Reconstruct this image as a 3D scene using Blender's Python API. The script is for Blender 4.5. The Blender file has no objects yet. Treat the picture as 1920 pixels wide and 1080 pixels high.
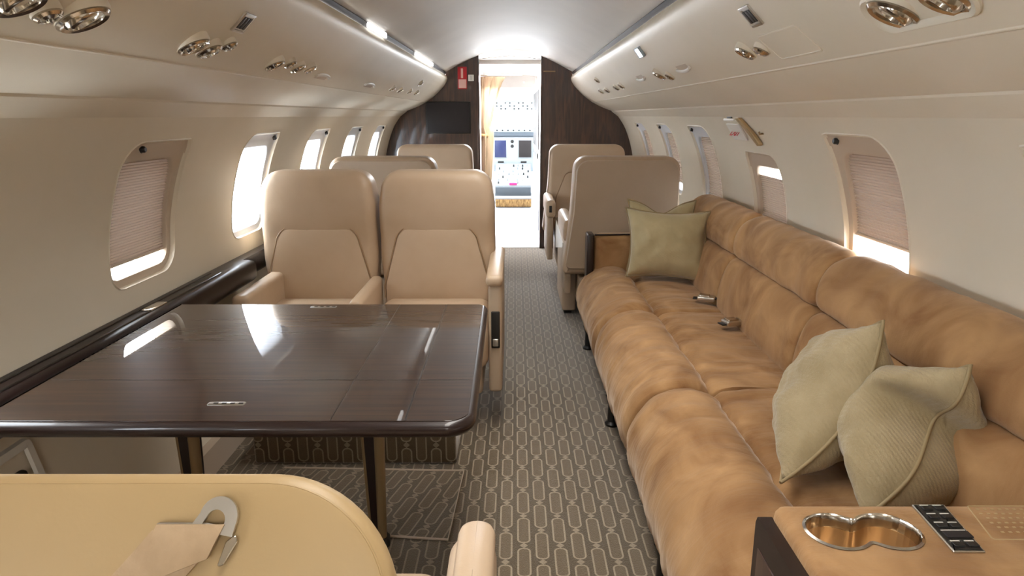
import bpy, bmesh, math, random
from mathutils import Vector, Matrix, noise
random.seed(7)
PI = math.pi
SC = bpy.context.scene
COL = SC.collection

# ---------------------------------------------------------------- camera
cam_d = bpy.data.cameras.new('camera'); cam = bpy.data.objects.new('camera', cam_d); COL.objects.link(cam)
cam.location = (.055, 0, 1.24)
PITCH = math.atan(323 / 1280)
cam.rotation_euler = (PI / 2 - PITCH, 0, 0)
cam_d.sensor_width = 36; cam_d.lens = 36 * 1280 / 1920
cam_d.shift_x = -6 / 1920
cam_d.clip_start = .01; cam_d.clip_end = 200
SC.camera = cam

# ---------------------------------------------------------------- world, exposure
W = bpy.data.worlds.new('world'); SC.world = W; W.use_nodes = True
nt = W.node_tree; bg = nt.nodes['Background']
bg.inputs[0].default_value = (.86, .93, 1.0, 1); bg.inputs[1].default_value = 17.0
SC.view_settings.view_transform = 'Standard'; SC.view_settings.look = 'None'
SC.view_settings.gamma = 1; SC.view_settings.use_curve_mapping = False
SC.view_settings.exposure = 0.45
SC.cycles.max_bounces = 12; SC.cycles.diffuse_bounces = 6; SC.cycles.glossy_bounces = 5
SC.cycles.transparent_max_bounces = 12; SC.cycles.sample_clamp_indirect = 6
SC.cycles.use_denoising = True
SC.cycles.caustics_reflective = False; SC.cycles.caustics_refractive = False

def area(name, loc, d, sx, sy, power, col=(1, 1, 1)):
    l = bpy.data.lights.new(name, 'AREA'); l.shape = 'RECTANGLE'; l.size = sx; l.size_y = sy
    l.energy = power; l.color = col
    o = bpy.data.objects.new(name, l); COL.objects.link(o); o.location = loc
    z = -Vector(d).normalized(); x = Vector((0, 1, 0)).cross(z).normalized(); y = z.cross(x)
    m = Matrix((x, y, z)).transposed().to_4x4(); m.translation = loc; o.matrix_world = m
    return o

def sun(d, power, col, ang):
    l = bpy.data.lights.new('sun', 'SUN'); l.energy = power; l.color = col; l.angle = ang
    o = bpy.data.objects.new('sun', l); COL.objects.link(o)
    o.rotation_euler = Vector(d).to_track_quat('-Z', 'Y').to_euler()
WARM = (1, .86, .68)
# added fill lights without fixtures: entry way, aft cabin, near ceiling
area('entry_fill', (0, 7.9, 1.71), (0, 0, -1), .45, 1.8, 8, (.92, .96, 1))  # invented source, brightens the entry way from above
area('entry_aisle_fill', (0, 6.95, 1.60), (0, -.35, -1), .5, .16, 24, (.90, .95, 1))  # added light tilted aft, brightens the aisle carpet and far seats
area('aft_cabin_fill', (0, -1.3, 1.74), (0, .45, -1), .8, 2.0, 30, (1, .95, .88))  # soft fill added behind the camera, no known lamp there
area('cabin_top_fill', (0, 1.7, 1.785), (0, 0, -1), .26, 2.6, 12, (1, .96, .90)).data.spread = math.radians(115)  # added above the frame to brighten walls and sofa

# ---------------------------------------------------------------- materials
def lin(r, g, b):
    f = lambda c: c / 12.92 if c <= .04045 else ((c + .055) / 1.055) ** 2.4
    return (f(r / 255), f(g / 255), f(b / 255), 1)

def mat(name, col, rough=.5, metal=0, coat=0, sheen=0, spec=.5, coat_rough=.03):
    m = bpy.data.materials.new(name); m.use_nodes = True
    p = m.node_tree.nodes['Principled BSDF']
    p.inputs['Base Color'].default_value = col; p.inputs['Roughness'].default_value = rough
    p.inputs['Metallic'].default_value = metal
    p.inputs['Coat Weight'].default_value = coat; p.inputs['Coat Roughness'].default_value = coat_rough
    p.inputs['Sheen Weight'].default_value = sheen; p.inputs['Specular IOR Level'].default_value = spec
    return m

def N(m, t, **kw):
    n = m.node_tree.nodes.new(t)
    for k, v in kw.items(): setattr(n, k, v)
    return n
def L(m, a, b): m.node_tree.links.new(a, b)
def P(m): return m.node_tree.nodes['Principled BSDF']

def noise_mat(name, c1, c2, scale, stretch=(1, 1, 1), rough=.5, bump=0, bscale=None, bdist=.002, lo=.35, hi=.65, detail=4, dist=0, **kw):
    m = mat(name, c1, rough, **kw)
    tc = N(m, 'ShaderNodeTexCoord'); mp = N(m, 'ShaderNodeMapping'); mp.inputs['Scale'].default_value = stretch
    L(m, tc.outputs['Object'], mp.inputs[0])
    nz = N(m, 'ShaderNodeTexNoise'); nz.inputs['Scale'].default_value = scale; nz.inputs['Detail'].default_value = detail
    nz.inputs['Distortion'].default_value = dist
    L(m, mp.outputs[0], nz.inputs['Vector'])
    cr = N(m, 'ShaderNodeValToRGB'); cr.color_ramp.elements[0].position = lo; cr.color_ramp.elements[1].position = hi
    cr.color_ramp.elements[0].color = c1; cr.color_ramp.elements[1].color = c2
    L(m, nz.outputs[0], cr.inputs[0]); L(m, cr.outputs[0], P(m).inputs['Base Color'])
    if bump:
        n2 = N(m, 'ShaderNodeTexNoise'); n2.inputs['Scale'].default_value = bscale or scale; n2.inputs['Detail'].default_value = 3
        L(m, mp.outputs[0], n2.inputs['Vector'])
        b = N(m, 'ShaderNodeBump'); b.inputs['Strength'].default_value = bump; b.inputs['Distance'].default_value = bdist
        L(m, n2.outputs[0], b.inputs['Height']); L(m, b.outputs[0], P(m).inputs['Normal'])
    return m

M = {}
M['wall'] = noise_mat('wall_liner', lin(220, 211, 193), lin(225, 216, 199), 3, rough=.45)
M['ceiling'] = noise_mat('ceiling_liner', lin(208, 204, 198), lin(214, 210, 204), 3, rough=.55)
M['white'] = mat('white_plastic', lin(230, 228, 222), .4)
M['leather'] = noise_mat('cream_leather', lin(180, 157, 131), lin(187, 164, 139), 6, rough=.42, bump=.25, bscale=260, bdist=.0006)
M['leather_y'] = noise_mat('cream_leather_light', lin(170, 144, 102), lin(176, 150, 109), 5, rough=.45, bump=.25, bscale=300, bdist=.0005)
M['piping'] = mat('leather_piping', lin(150, 122, 92), .5)
M['shell'] = noise_mat('seat_shell', lin(182, 162, 139), lin(188, 168, 146), 5, rough=.45)
M['wood'] = noise_mat('dark_wood_vertical', lin(46, 28, 22), lin(82, 52, 38), 9, (3.2, 3.2, .35), .28, coat=.6, dist=1.2, lo=.4, hi=.72)
M['table'] = noise_mat('dark_wood_table', lin(32, 20, 14), lin(52, 34, 23), 12, (.35, 9, 1), .45, coat=1, coat_rough=.02, spec=.15, lo=.4, hi=.7)
P(M['table']).inputs['Coat IOR'].default_value = 1.48
M['edge'] = mat('dark_gloss_edge', lin(34, 21, 18), .35, coat=.35, spec=.3)
M['inlay'] = mat('dark_inlay', lin(18, 10, 8), .3, coat=.5)
M['chrome'] = mat('chrome', (.60, .56, .50, 1), .16, 1)
M['steel'] = mat('brushed_steel', (.62, .6, .56, 1), .3, 1)
M['brass'] = mat('champagne_metal', lin(150, 126, 92), .4, .4)
M['black'] = mat('black_plastic', lin(22, 21, 20), .4)
M['dark'] = mat('dark_recess', lin(30, 27, 24), .6)
M['grey'] = mat('grey_panel', lin(140, 142, 146), .5)
M['bluegrey'] = mat('instrument_panel_paint', lin(168, 184, 198), .5)
M['screen'] = mat('dark_screen', lin(46, 42, 43), .5, spec=.2)
M['navy'] = mat('navy_display', lin(30, 40, 84), .25)
M['red'] = mat('red_sign', lin(190, 22, 34), .4)
M['pink'] = mat('pale_sign_panel', lin(236, 190, 182), .4)
M['magenta'] = mat('magenta_mark', lin(200, 50, 130), .4)
M['gold_cup'] = mat('amber_cup_metal', (.72, .56, .38, 1), .30, 1)
M['bezel'] = mat('window_bezel', lin(194, 178, 160), .5)
M['cove'] = mat('cove_strip', lin(40, 30, 27), .6, spec=.2)
M['ledge'] = mat('ledge_dark_gloss', lin(26, 16, 14), .3, spec=.22)
M['bezel_w'] = mat('window_bezel_white', lin(215, 218, 224), .45)
M['strap'] = noise_mat('belt_webbing', lin(168, 142, 110), lin(182, 156, 124), 40, (1, 1, 1), .7, bump=.6, bscale=500, bdist=.0006)
M['deck'] = mat('flight_deck_paint', lin(150, 158, 166), .6)
M['deck_light'] = mat('flight_deck_liner', lin(176, 174, 166), .6)
M['curtain'] = noise_mat('curtain_fabric', lin(140, 120, 94), lin(172, 150, 120), 30, (1, 1, .1), .8)
M['galley'] = noise_mat('galley_laminate', lin(214, 198, 196), lin(196, 172, 168), 8, (1, 1, .2), .5)
M['vest_floor'] = noise_mat('entry_floor', lin(226, 226, 230), lin(236, 236, 240), 10, rough=.35)
M['tan'] = noise_mat('tan_woven', lin(120, 92, 56), lin(184, 150, 98), 60, (1, 1, .3), .8)

# suede of the sofa
def suede(ripple=.6):
    m = noise_mat('sofa_suede', lin(130, 93, 58), lin(182, 144, 101), 4.5, (1, 1, 1), .85, lo=.3, hi=.72, detail=7, dist=1.5, sheen=.35, spec=.2)
    P(m).inputs['Sheen Roughness'].default_value = .4
    P(m).inputs['Sheen Tint'].default_value = (1, .85, .7, 1)
    tc = N(m, 'ShaderNodeTexCoord')
    n1 = N(m, 'ShaderNodeTexNoise'); n1.inputs['Scale'].default_value = 9; n1.inputs['Detail'].default_value = 6
    mp = N(m, 'ShaderNodeMapping'); mp.inputs['Scale'].default_value = (.6, 3.6, .6)
    L(m, tc.outputs['Object'], mp.inputs[0]); L(m, mp.outputs[0], n1.inputs['Vector'])
    n2 = N(m, 'ShaderNodeTexNoise'); n2.inputs['Scale'].default_value = 350
    L(m, tc.outputs['Object'], n2.inputs['Vector'])
    b1 = N(m, 'ShaderNodeBump'); b1.inputs['Strength'].default_value = ripple; b1.inputs['Distance'].default_value = .009
    b2 = N(m, 'ShaderNodeBump'); b2.inputs['Strength'].default_value = .35; b2.inputs['Distance'].default_value = .001
    L(m, n1.outputs[0], b1.inputs['Height']); L(m, n2.outputs[0], b2.inputs['Height'])
    L(m, b1.outputs[0], b2.inputs['Normal']); L(m, b2.outputs[0], P(m).inputs['Normal'])
    return m
M['suede'] = suede(); M['suede_back'] = suede(.16); M['suede_back'].name = 'sofa_suede_back'

def pillow_mat(name, c1, c2, herring):
    m = noise_mat(name, c1, c2, 7, rough=.8, sheen=.3, spec=.25, detail=6)
    tc = N(m, 'ShaderNodeTexCoord'); w = N(m, 'ShaderNodeTexWave'); w.wave_type = 'BANDS'; w.bands_direction = 'DIAGONAL'
    w.inputs['Scale'].default_value = 42; w.inputs['Distortion'].default_value = 3 if herring else 1; w.inputs['Detail Scale'].default_value = 6
    L(m, tc.outputs['Object'], w.inputs['Vector'])
    b = N(m, 'ShaderNodeBump'); b.inputs['Strength'].default_value = .55 if herring else .12; b.inputs['Distance'].default_value = .0015
    n1 = N(m, 'ShaderNodeTexNoise'); n1.inputs['Scale'].default_value = 13; n1.inputs['Detail'].default_value = 4
    L(m, tc.outputs['Object'], n1.inputs['Vector'])
    b1 = N(m, 'ShaderNodeBump'); b1.inputs['Strength'].default_value = .5; b1.inputs['Distance'].default_value = .01
    L(m, n1.outputs[0], b1.inputs['Height']); L(m, w.outputs[0], b.inputs['Height'])
    L(m, b1.outputs[0], b.inputs['Normal']); L(m, b.outputs[0], P(m).inputs['Normal'])
    return m
M['pil'] = pillow_mat('sage_cushion_cloth', lin(146, 130, 98), lin(170, 154, 122), True)
M['pil2'] = pillow_mat('sage_satin_cloth', lin(168, 154, 118), lin(182, 168, 132), False)

def math_n(m, op, a, b=None, c=None):
    n = N(m, 'ShaderNodeMath', operation=op)
    for i, v in enumerate((a, b, c)):
        if v is None: continue
        if isinstance(v, (int, float)): n.inputs[i].default_value = v
        else: L(m, v, n.inputs[i])
    return n.outputs[0]

def carpet(name, vertical=False, rot=0, off=(0, 0)):
    m = mat(name, (0, 0, 0, 1), .95, spec=.1, sheen=.8)
    P(m).inputs['Sheen Roughness'].default_value = .45
    tc = N(m, 'ShaderNodeTexCoord'); mp = N(m, 'ShaderNodeMapping'); mp.inputs['Rotation'].default_value = (0, 0, rot)
    mp.inputs['Location'].default_value = (off[0], off[1], 0)
    L(m, tc.outputs['Object'], mp.inputs[0])
    sx = N(m, 'ShaderNodeSeparateXYZ'); L(m, mp.outputs[0], sx.inputs[0])
    X = sx.outputs['X']; Y = sx.outputs['Z'] if vertical else sx.outputs['Y']
    cx = math_n(m, 'ADD', math_n(m, 'DIVIDE', X, .054), 200.0)
    idx = math_n(m, 'FLOOR', cx)
    u = math_n(m, 'ABSOLUTE', math_n(m, 'SUBTRACT', math_n(m, 'SUBTRACT', cx, idx), .5))
    par = math_n(m, 'MULTIPLY', math_n(m, 'MODULO', idx, 2.0), .5)
    cy = math_n(m, 'ADD', math_n(m, 'ADD', math_n(m, 'DIVIDE', Y, .155), 100.0), par)
    v = math_n(m, 'ABSOLUTE', math_n(m, 'SUBTRACT', math_n(m, 'FRACT', cy), .5))
    ux = math_n(m, 'MULTIPLY', u, .054); vy = math_n(m, 'MULTIPLY', v, .155)
    qx = math_n(m, 'MAXIMUM', math_n(m, 'SUBTRACT', ux, .0025), 0.0); qy = math_n(m, 'MAXIMUM', math_n(m, 'SUBTRACT', vy, .048), 0.0)
    d = math_n(m, 'SQRT', math_n(m, 'ADD', math_n(m, 'MULTIPLY', qx, qx), math_n(m, 'MULTIPLY', qy, qy)))
    d = math_n(m, 'SUBTRACT', d, .0150)
    line = math_n(m, 'LESS_THAN', math_n(m, 'ABSOLUTE', d), .0026)
    inside = math_n(m, 'LESS_THAN', d, 0.0)
    node = math_n(m, 'LESS_THAN', math_n(m, 'ADD', ux, math_n(m, 'SUBTRACT', .0775, vy)), .0125)
    nz = N(m, 'ShaderNodeTexNoise'); nz.inputs['Scale'].default_value = 260; L(m, tc.outputs['Object'], nz.inputs['Vector'])
    mask = math_n(m, 'MAXIMUM', line, math_n(m, 'MULTIPLY', node, .85))
    c0 = lin(90, 77, 58); c1 = lin(105, 90, 69); c2 = lin(156, 142, 120)
    m1 = N(m, 'ShaderNodeMixRGB'); m1.inputs[1].default_value = c0; m1.inputs[2].default_value = c1; L(m, inside, m1.inputs[0])
    m2 = N(m, 'ShaderNodeMixRGB'); m2.inputs[2].default_value = c2; L(m, m1.outputs[0], m2.inputs[1]); L(m, mask, m2.inputs[0])
    m3 = N(m, 'ShaderNodeMixRGB', blend_type='MULTIPLY'); m3.inputs[0].default_value = .45
    cr = N(m, 'ShaderNodeValToRGB'); cr.color_ramp.elements[0].position = .35; cr.color_ramp.elements[0].color = (.55, .55, .55, 1)
    cr.color_ramp.elements[1].position = .6
    L(m, nz.outputs[0], cr.inputs[0]); L(m, m2.outputs[0], m3.inputs[1]); L(m, cr.outputs[0], m3.inputs[2])
    L(m, m3.outputs[0], P(m).inputs['Base Color'])
    b = N(m, 'ShaderNodeBump'); b.inputs['Strength'].default_value = .5; b.inputs['Distance'].default_value = .003
    L(m, nz.outputs[0], b.inputs['Height']); L(m, b.outputs[0], P(m).inputs['Normal'])
    return m
M['carpet'] = carpet('patterned_carpet')
M['carpet_v'] = carpet('patterned_carpet_upright', vertical=True)
M['carpet_r'] = carpet('patterned_carpet_turned', rot=math.radians(16))

def glass():
    m = bpy.data.materials.new('window_glass'); m.use_nodes = True; nt = m.node_tree; nt.nodes.clear()
    o = nt.nodes.new('ShaderNodeOutputMaterial'); t = nt.nodes.new('ShaderNodeBsdfTransparent'); g = nt.nodes.new('ShaderNodeBsdfGlossy')
    g.inputs['Roughness'].default_value = .02; f = nt.nodes.new('ShaderNodeValue'); f.outputs[0].default_value = .05
    x = nt.nodes.new('ShaderNodeMixShader'); nt.links.new(f.outputs[0], x.inputs[0]); nt.links.new(t.outputs[0], x.inputs[1])
    nt.links.new(g.outputs[0], x.inputs[2]); nt.links.new(x.outputs[0], o.inputs[0])
    return m
M['glass'] = glass()

def shade_mat():
    m = bpy.data.materials.new('pleated_shade'); m.use_nodes = True; nt = m.node_tree
    p = P(m); p.inputs['Base Color'].default_value = lin(172, 154, 136); p.inputs['Roughness'].default_value = .8
    t = nt.nodes.new('ShaderNodeBsdfTranslucent'); t.inputs[0].default_value = lin(190, 170, 156)
    x = nt.nodes.new('ShaderNodeMixShader'); x.inputs[0].default_value = .025
    o = [n for n in nt.nodes if n.type == 'OUTPUT_MATERIAL'][0]
    nt.links.new(p.outputs[0], x.inputs[1]); nt.links.new(t.outputs[0], x.inputs[2]); nt.links.new(x.outputs[0], o.inputs[0])
    return m
M['shade'] = shade_mat()

def emit(name, col, s):
    m = mat(name, col, .4); P(m).inputs['Emission Color'].default_value = col; P(m).inputs['Emission Strength'].default_value = s
    return m
M['lamp'] = emit('lit_lens', (1, 1, 1, 1), 1.6)

# ---------------------------------------------------------------- mesh helpers
def link(name, me, m, parent=None, loc=None):
    o = bpy.data.objects.new(name, me); COL.objects.link(o)
    if m is not None: me.materials.append(m)
    if parent is not None: o.parent = parent
    if loc is not None: o.location = loc
    return o

class B:
    def __init__(s): s.bm = bmesh.new()
    def box(s, x0, x1, y0, y1, z0, z1, bev=0, seg=3, mtx=None):
        r = bmesh.ops.create_cube(s.bm, size=1)
        vs = r['verts']
        for v in vs:
            v.co = Vector(((x0 + x1) / 2 + v.co.x * (x1 - x0), (y0 + y1) / 2 + v.co.y * (y1 - y0), (z0 + z1) / 2 + v.co.z * (z1 - z0)))
        es = list({e for v in vs for e in v.link_edges})
        if bev:
            r = bmesh.ops.bevel(s.bm, geom=es, offset=bev, segments=seg, profile=.5, affect='EDGES')
            vs = list({v for f in r['faces'] for v in f.verts} | {v for v in vs if v.is_valid})
        if mtx is not None:
            for v in vs: v.co = mtx @ v.co
        return s
    def loft(s, rings, closed=True, cap=True, mtx=None):
        R = []
        for r in rings:
            R.append([s.bm.verts.new((mtx @ Vector(p)) if mtx is not None else Vector(p)) for p in r])
        n = len(R[0])
        for a, b in zip(R, R[1:]):
            for i in range(n if closed else n - 1):
                j = (i + 1) % n
                try: s.bm.faces.new((a[i], a[j], b[j], b[i]))
                except ValueError: pass
        if cap and closed:
            s.bm.faces.new(R[0][::-1]); s.bm.faces.new(R[-1])
        return s
    def tube(s, pts, r, n=10, mtx=None):
        pts = [Vector(p) for p in pts]; rings = []
        up = None
        for i, p in enumerate(pts):
            t = (pts[min(i + 1, len(pts) - 1)] - pts[max(i - 1, 0)]).normalized()
            if up is None:
                up = Vector((0, 0, 1)) if abs(t.z) < .9 else Vector((1, 0, 0))
            a = t.cross(up).normalized(); up = a.cross(t).normalized()
            rr = r[i] if isinstance(r, (list, tuple)) else r
            rings.append([p + (a * math.cos(q * 2 * PI / n) + up * math.sin(q * 2 * PI / n)) * rr for q in range(n)])
        return s.loft(rings, mtx=mtx)
    def lathe(s, prof, n=24, mtx=None):
        rings = [[(r * math.cos(q * 2 * PI / n), r * math.sin(q * 2 * PI / n), z) for q in range(n)] for r, z in prof]
        return s.loft(rings, mtx=mtx)
    def build(s, name, m, parent=None, smooth=True, ang=40):
        bmesh.ops.recalc_face_normals(s.bm, faces=s.bm.faces)
        me = bpy.data.meshes.new(name); s.bm.to_mesh(me); s.bm.free()
        if smooth:
            me.shade_smooth()
            try: me.set_sharp_from_angle(angle=math.radians(ang))
            except Exception: pass
        return link(name, me, m, parent)

def thing(name, label, cat, loc=(0, 0, 0), rz=0, group=None):
    o = bpy.data.objects.new(name, None); COL.objects.link(o); o.location = loc; o.rotation_euler = (0, 0, rz)
    o.empty_display_size = .05
    o['label'] = label; o['category'] = cat
    if group: o['group'] = group
    return o
def tag(o, label, cat, group=None):
    o['label'] = label; o['category'] = cat
    if group: o['group'] = group
    return o
def struct(o): o['kind'] = 'structure'; return o

def rpoly(pts, rad, seg=8):
    """rounded polygon; pts list of (u,v), rad number or list"""
    out = []; n = len(pts)
    for i in range(n):
        p0, p, p1 = Vector(pts[i - 1]), Vector(pts[i]), Vector(pts[(i + 1) % n])
        r = rad[i] if isinstance(rad, (list, tuple)) else rad
        a = (p0 - p).normalized(); b = (p1 - p).normalized()
        th = a.angle(b); t = r / math.tan(th / 2)
        t = min(t, (p0 - p).length * .49, (p1 - p).length * .49); r2 = t * math.tan(th / 2)
        c = p + (a + b).normalized() * (r2 / math.sin(th / 2))
        s0 = p + a * t - c; s1 = p + b * t - c
        a0 = math.atan2(s0.y, s0.x); a1 = math.atan2(s1.y, s1.x); d = a1 - a0
        while d > PI: d -= 2 * PI
        while d < -PI: d += 2 * PI
        for k in range(seg + 1):
            q = a0 + d * k / seg; out.append((c.x + r2 * math.cos(q), c.y + r2 * math.sin(q)))
    return out
def densify(pts, step):
    out = []
    for i, p in enumerate(pts):
        q = pts[(i + 1) % len(pts)]; d = math.dist(p, q); k = max(1, int(d / step))
        for j in range(k): out.append((p[0] + (q[0] - p[0]) * j / k, p[1] + (q[1] - p[1]) * j / k))
    return out
def inset(pts, d, s=0):
    n = len(pts); cx = sum(p[0] for p in pts) / n; cy = sum(p[1] for p in pts) / n
    ar = sum(pts[i - 1][0] * pts[i][1] - pts[i][0] * pts[i - 1][1] for i in range(n)); sg = 1 if ar > 0 else -1
    out = []
    for i in range(n):
        a = Vector(pts[i - 1]); b = Vector(pts[(i + 1) % n]); t = (b - a)
        if t.length < 1e-9: t = Vector((1, 0))
        t.normalize(); nn = Vector((-t.y, t.x)) * sg
        x = pts[i][0] + nn.x * d; y = pts[i][1] + nn.y * d
        out.append((x + (cx - x) * s, y + (cy - y) * s))
    return out
def slab(outline, layers, mapf, b=None, mtx=None):
    """loft an outline through layers of (depth, inset, scale-in)"""
    b = b or B()
    rings = [[mapf(u, v, dd) for u, v in inset(outline, i, s)] for dd, i, s in layers]
    b.loft(rings, mtx=mtx); return b
XZ = lambda u, v, d: (u, d, v)
XY = lambda u, v, d: (u, v, d)
def puffy(t, r, puff_f=.0, puff_b=.0):
    """layers of a padded slab of thickness t (front at -t/2 .. back at t/2), edge radius r"""
    Ls = []
    for s in (.75, .5, .25, .1): Ls.append((-t / 2 - puff_f * (1 - (1 - s) ** 2), r, s))
    for k in range(6):
        a = k / 5 * PI / 2; Ls.append((-t / 2 + r - r * math.cos(a), r - r * math.sin(a), 0))
    for k in range(6):
        a = k / 5 * PI / 2; Ls.append((t / 2 - r + r * math.sin(a), r - r * math.cos(a), 0))
    for s in (.1, .25, .5, .75): Ls.append((t / 2 + puff_b * (1 - (1 - s) ** 2), r, s))
    return Ls

# ---------------------------------------------------------------- cabin shell
PR = [(.0, 1.809), (.15, 1.797), (.287, 1.763), (.43, 1.70), (.575, 1.625), (.575, 1.600), (.562, 1.565), (.585, 1.515), (.633, 1.462), (.69, 1.41),
      (.758, 1.362), (.83, 1.325), (.90, 1.298), (.94, 1.283), (.965, 1.262), (1.0, 1.235), (1.06, 1.15), (1.11, 1.03),
      (1.145, .9), (1.16, .78), (1.165, .67), (1.15, .45), (1.1, .2), (1.03, 0)]
def catmull(pts, k=6):
    out = []
    for i in range(len(pts) - 1):
        p0 = Vector(pts[max(i - 1, 0)]); p1 = Vector(pts[i]); p2 = Vector(pts[i + 1]); p3 = Vector(pts[min(i + 2, len(pts) - 1)])
        for j in range(k):
            t = j / k
            out.append(tuple(.5 * ((2 * p1) + (-p0 + p2) * t + (2 * p0 - 5 * p1 + 4 * p2 - p3) * t * t + (-p0 + 3 * p1 - 3 * p2 + p3) * t ** 3)))
    out.append(tuple(pts[-1])); return out
CEIL = catmull(PR[0:5]); PSU = catmull(PR[5:11], 5); VAL = [PR[10], (.759, 1.3595), (.761, 1.358)] + catmull([(.767, 1.3577)] + PR[11:14], 5) ; LIP = [PR[13], (.943, 1.277), (1.0, 1.235)]
WALLP = catmull(PR[15:], 6)
def wx(z):
    for (x1, z1), (x2, z2) in zip(WALLP, WALLP[1:]):
        if z2 <= z <= z1: return x1 + (x2 - x1) * (z1 - z) / (z1 - z2 + 1e-12)
    return WALLP[0][0] if z > 1 else WALLP[-1][0]
Y0, Y1 = -2.6, 6.5
NP = 12
def extrude_profile(prof, ys, side, name, m, thick=0, smooth=True, ang=50):
    b = B(); rings = [[(side * x, y, z) for x, z in prof] for y in ys]
    b.loft(rings, closed=False); o = b.build(name, m, smooth=smooth, ang=ang); return o

# ceiling, one arc across
arc = [(-x, z) for x, z in CEIL[::-1]] + CEIL[1:]
struct(extrude_profile(arc, [Y0, 0, 3, Y1], 1, 'ceiling', M['ceiling'])).name = 'ceiling'
# overhead service panels and valances (continuous, part of the room)
k = 1
for s in (-1, 1):
    o = extrude_profile(PSU + [(x, z) for x, z in VAL[1:]] + LIP[1:], [Y0, 0, 3, Y1], s, 'trim_%d' % k, M['wall'], ang=22); struct(o); k += 1

# side walls with window openings
WZ0, WZ1 = .655, 1.205
def win_outline(y0, y1, z0, z1, far=1):
    # near-top corner strongly rounded, far-top corner tight
    pts = [(y0, z0), (y1, z0), (y1, z1), (y0, z1)]
    return densify(rpoly(pts, [.075, .085, .012, .095], 10), .02)
def cell_ring(y0, y1, z0, z1):
    r = []
    for i in range(NP): r.append((y0 + (y1 - y0) * i / NP, z0))
    for i in range(NP): r.append((y1, z0 + (z1 - z0) * i / NP))
    for i in range(NP): r.append((y1 - (y1 - y0) * i / NP, z1))
    for i in range(NP): r.append((y0, z1 - (z1 - z0) * i / NP))
    return r
def subring(ring, k):
    out = []
    for i, p in enumerate(ring):
        q = ring[(i + 1) % len(ring)]
        for j in range(k): out.append((p[0] + (q[0] - p[0]) * j / k, p[1] + (q[1] - p[1]) * j / k))
    return out
def ray_to(outline, c, ang):
    d = (math.cos(ang), math.sin(ang)); best = None
    for i in range(len(outline)):
        a = outline[i]; b = outline[(i + 1) % len(outline)]
        ex, ey = b[0] - a[0], b[1] - a[1]; det = d[0] * (-ey) + ex * d[1]
        if abs(det) < 1e-12: continue
        rx, ry = a[0] - c[0], a[1] - c[1]
        t = (rx * (-ey) + ex * ry) / det; u = (d[0] * ry - rx * d[1]) / det
        if t > 0 and -1e-6 <= u <= 1 + 1e-6 and (best is None or t > best): best = t
    return (c[0] + d[0] * best, c[1] + d[1] * best)

def side_wall(side, cells, name):
    bm = bmesh.new()
    def V(y, z): return bm.verts.new((side * wx(z), y, z))
    for (a, b_, win) in cells:
        ring = subring(cell_ring(a, b_, WZ0, WZ1), 3)
        c = (((win[0] + win[1]) / 2, (win[2] + win[3]) / 2) if win else ((a + b_) / 2, (WZ0 + WZ1) / 2))
        if win:
            ol = win_outline(*win); inner = [ray_to(ol, c, math.atan2(p[1] - c[1], p[0] - c[0])) for p in ring]
        else: inner = [c] * len(ring)
        K = 6; prev = None
        for k in range(K + 1 if win else K):
            t = k / K
            cur = [V(p[0] + (q[0] - p[0]) * t, p[1] + (q[1] - p[1]) * t) for p, q in zip(ring, inner)]
            if prev:
                for i in range(len(cur)):
                    j = (i + 1) % len(cur); bm.faces.new((prev[i], prev[j], cur[j], cur[i]))
            prev = cur
        if win:   # rolled lip turning outward
            lip = [bm.verts.new((side * (wx(q[1]) + .012), q[0] + (c[0] - q[0]) * .02, q[1] + (c[1] - q[1]) * .02)) for q in inner]
            for i in range(len(lip)):
                j = (i + 1) % len(lip); bm.faces.new((prev[i], prev[j], lip[j], lip[i]))
        else: bm.faces.new(prev)
    # bands above and below
    ys = []
    for a, b_, w in cells:
        for i in range(NP * 3): ys.append(a + (b_ - a) * i / (NP * 3))
    ys.append(cells[-1][1])
    for zs in ([1.235, 1.22, WZ1], [WZ0, .6, .5, .4, .3, .2, .1, 0]):
        prev = None
        for z in zs:
            cur = [V(y, z) for y in ys]
            if prev:
                for i in range(len(ys) - 1): bm.faces.new((prev[i], prev[i + 1], cur[i + 1], cur[i]))
            prev = cur
    bmesh.ops.remove_doubles(bm, verts=bm.verts, dist=.0004)
    bmesh.ops.recalc_face_normals(bm, faces=bm.faces)
    me = bpy.data.meshes.new(name); bm.to_mesh(me); bm.free(); me.shade_smooth(); me.set_sharp_from_angle(angle=math.radians(45))
    struct(link(name, me, M['wall']))

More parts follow.
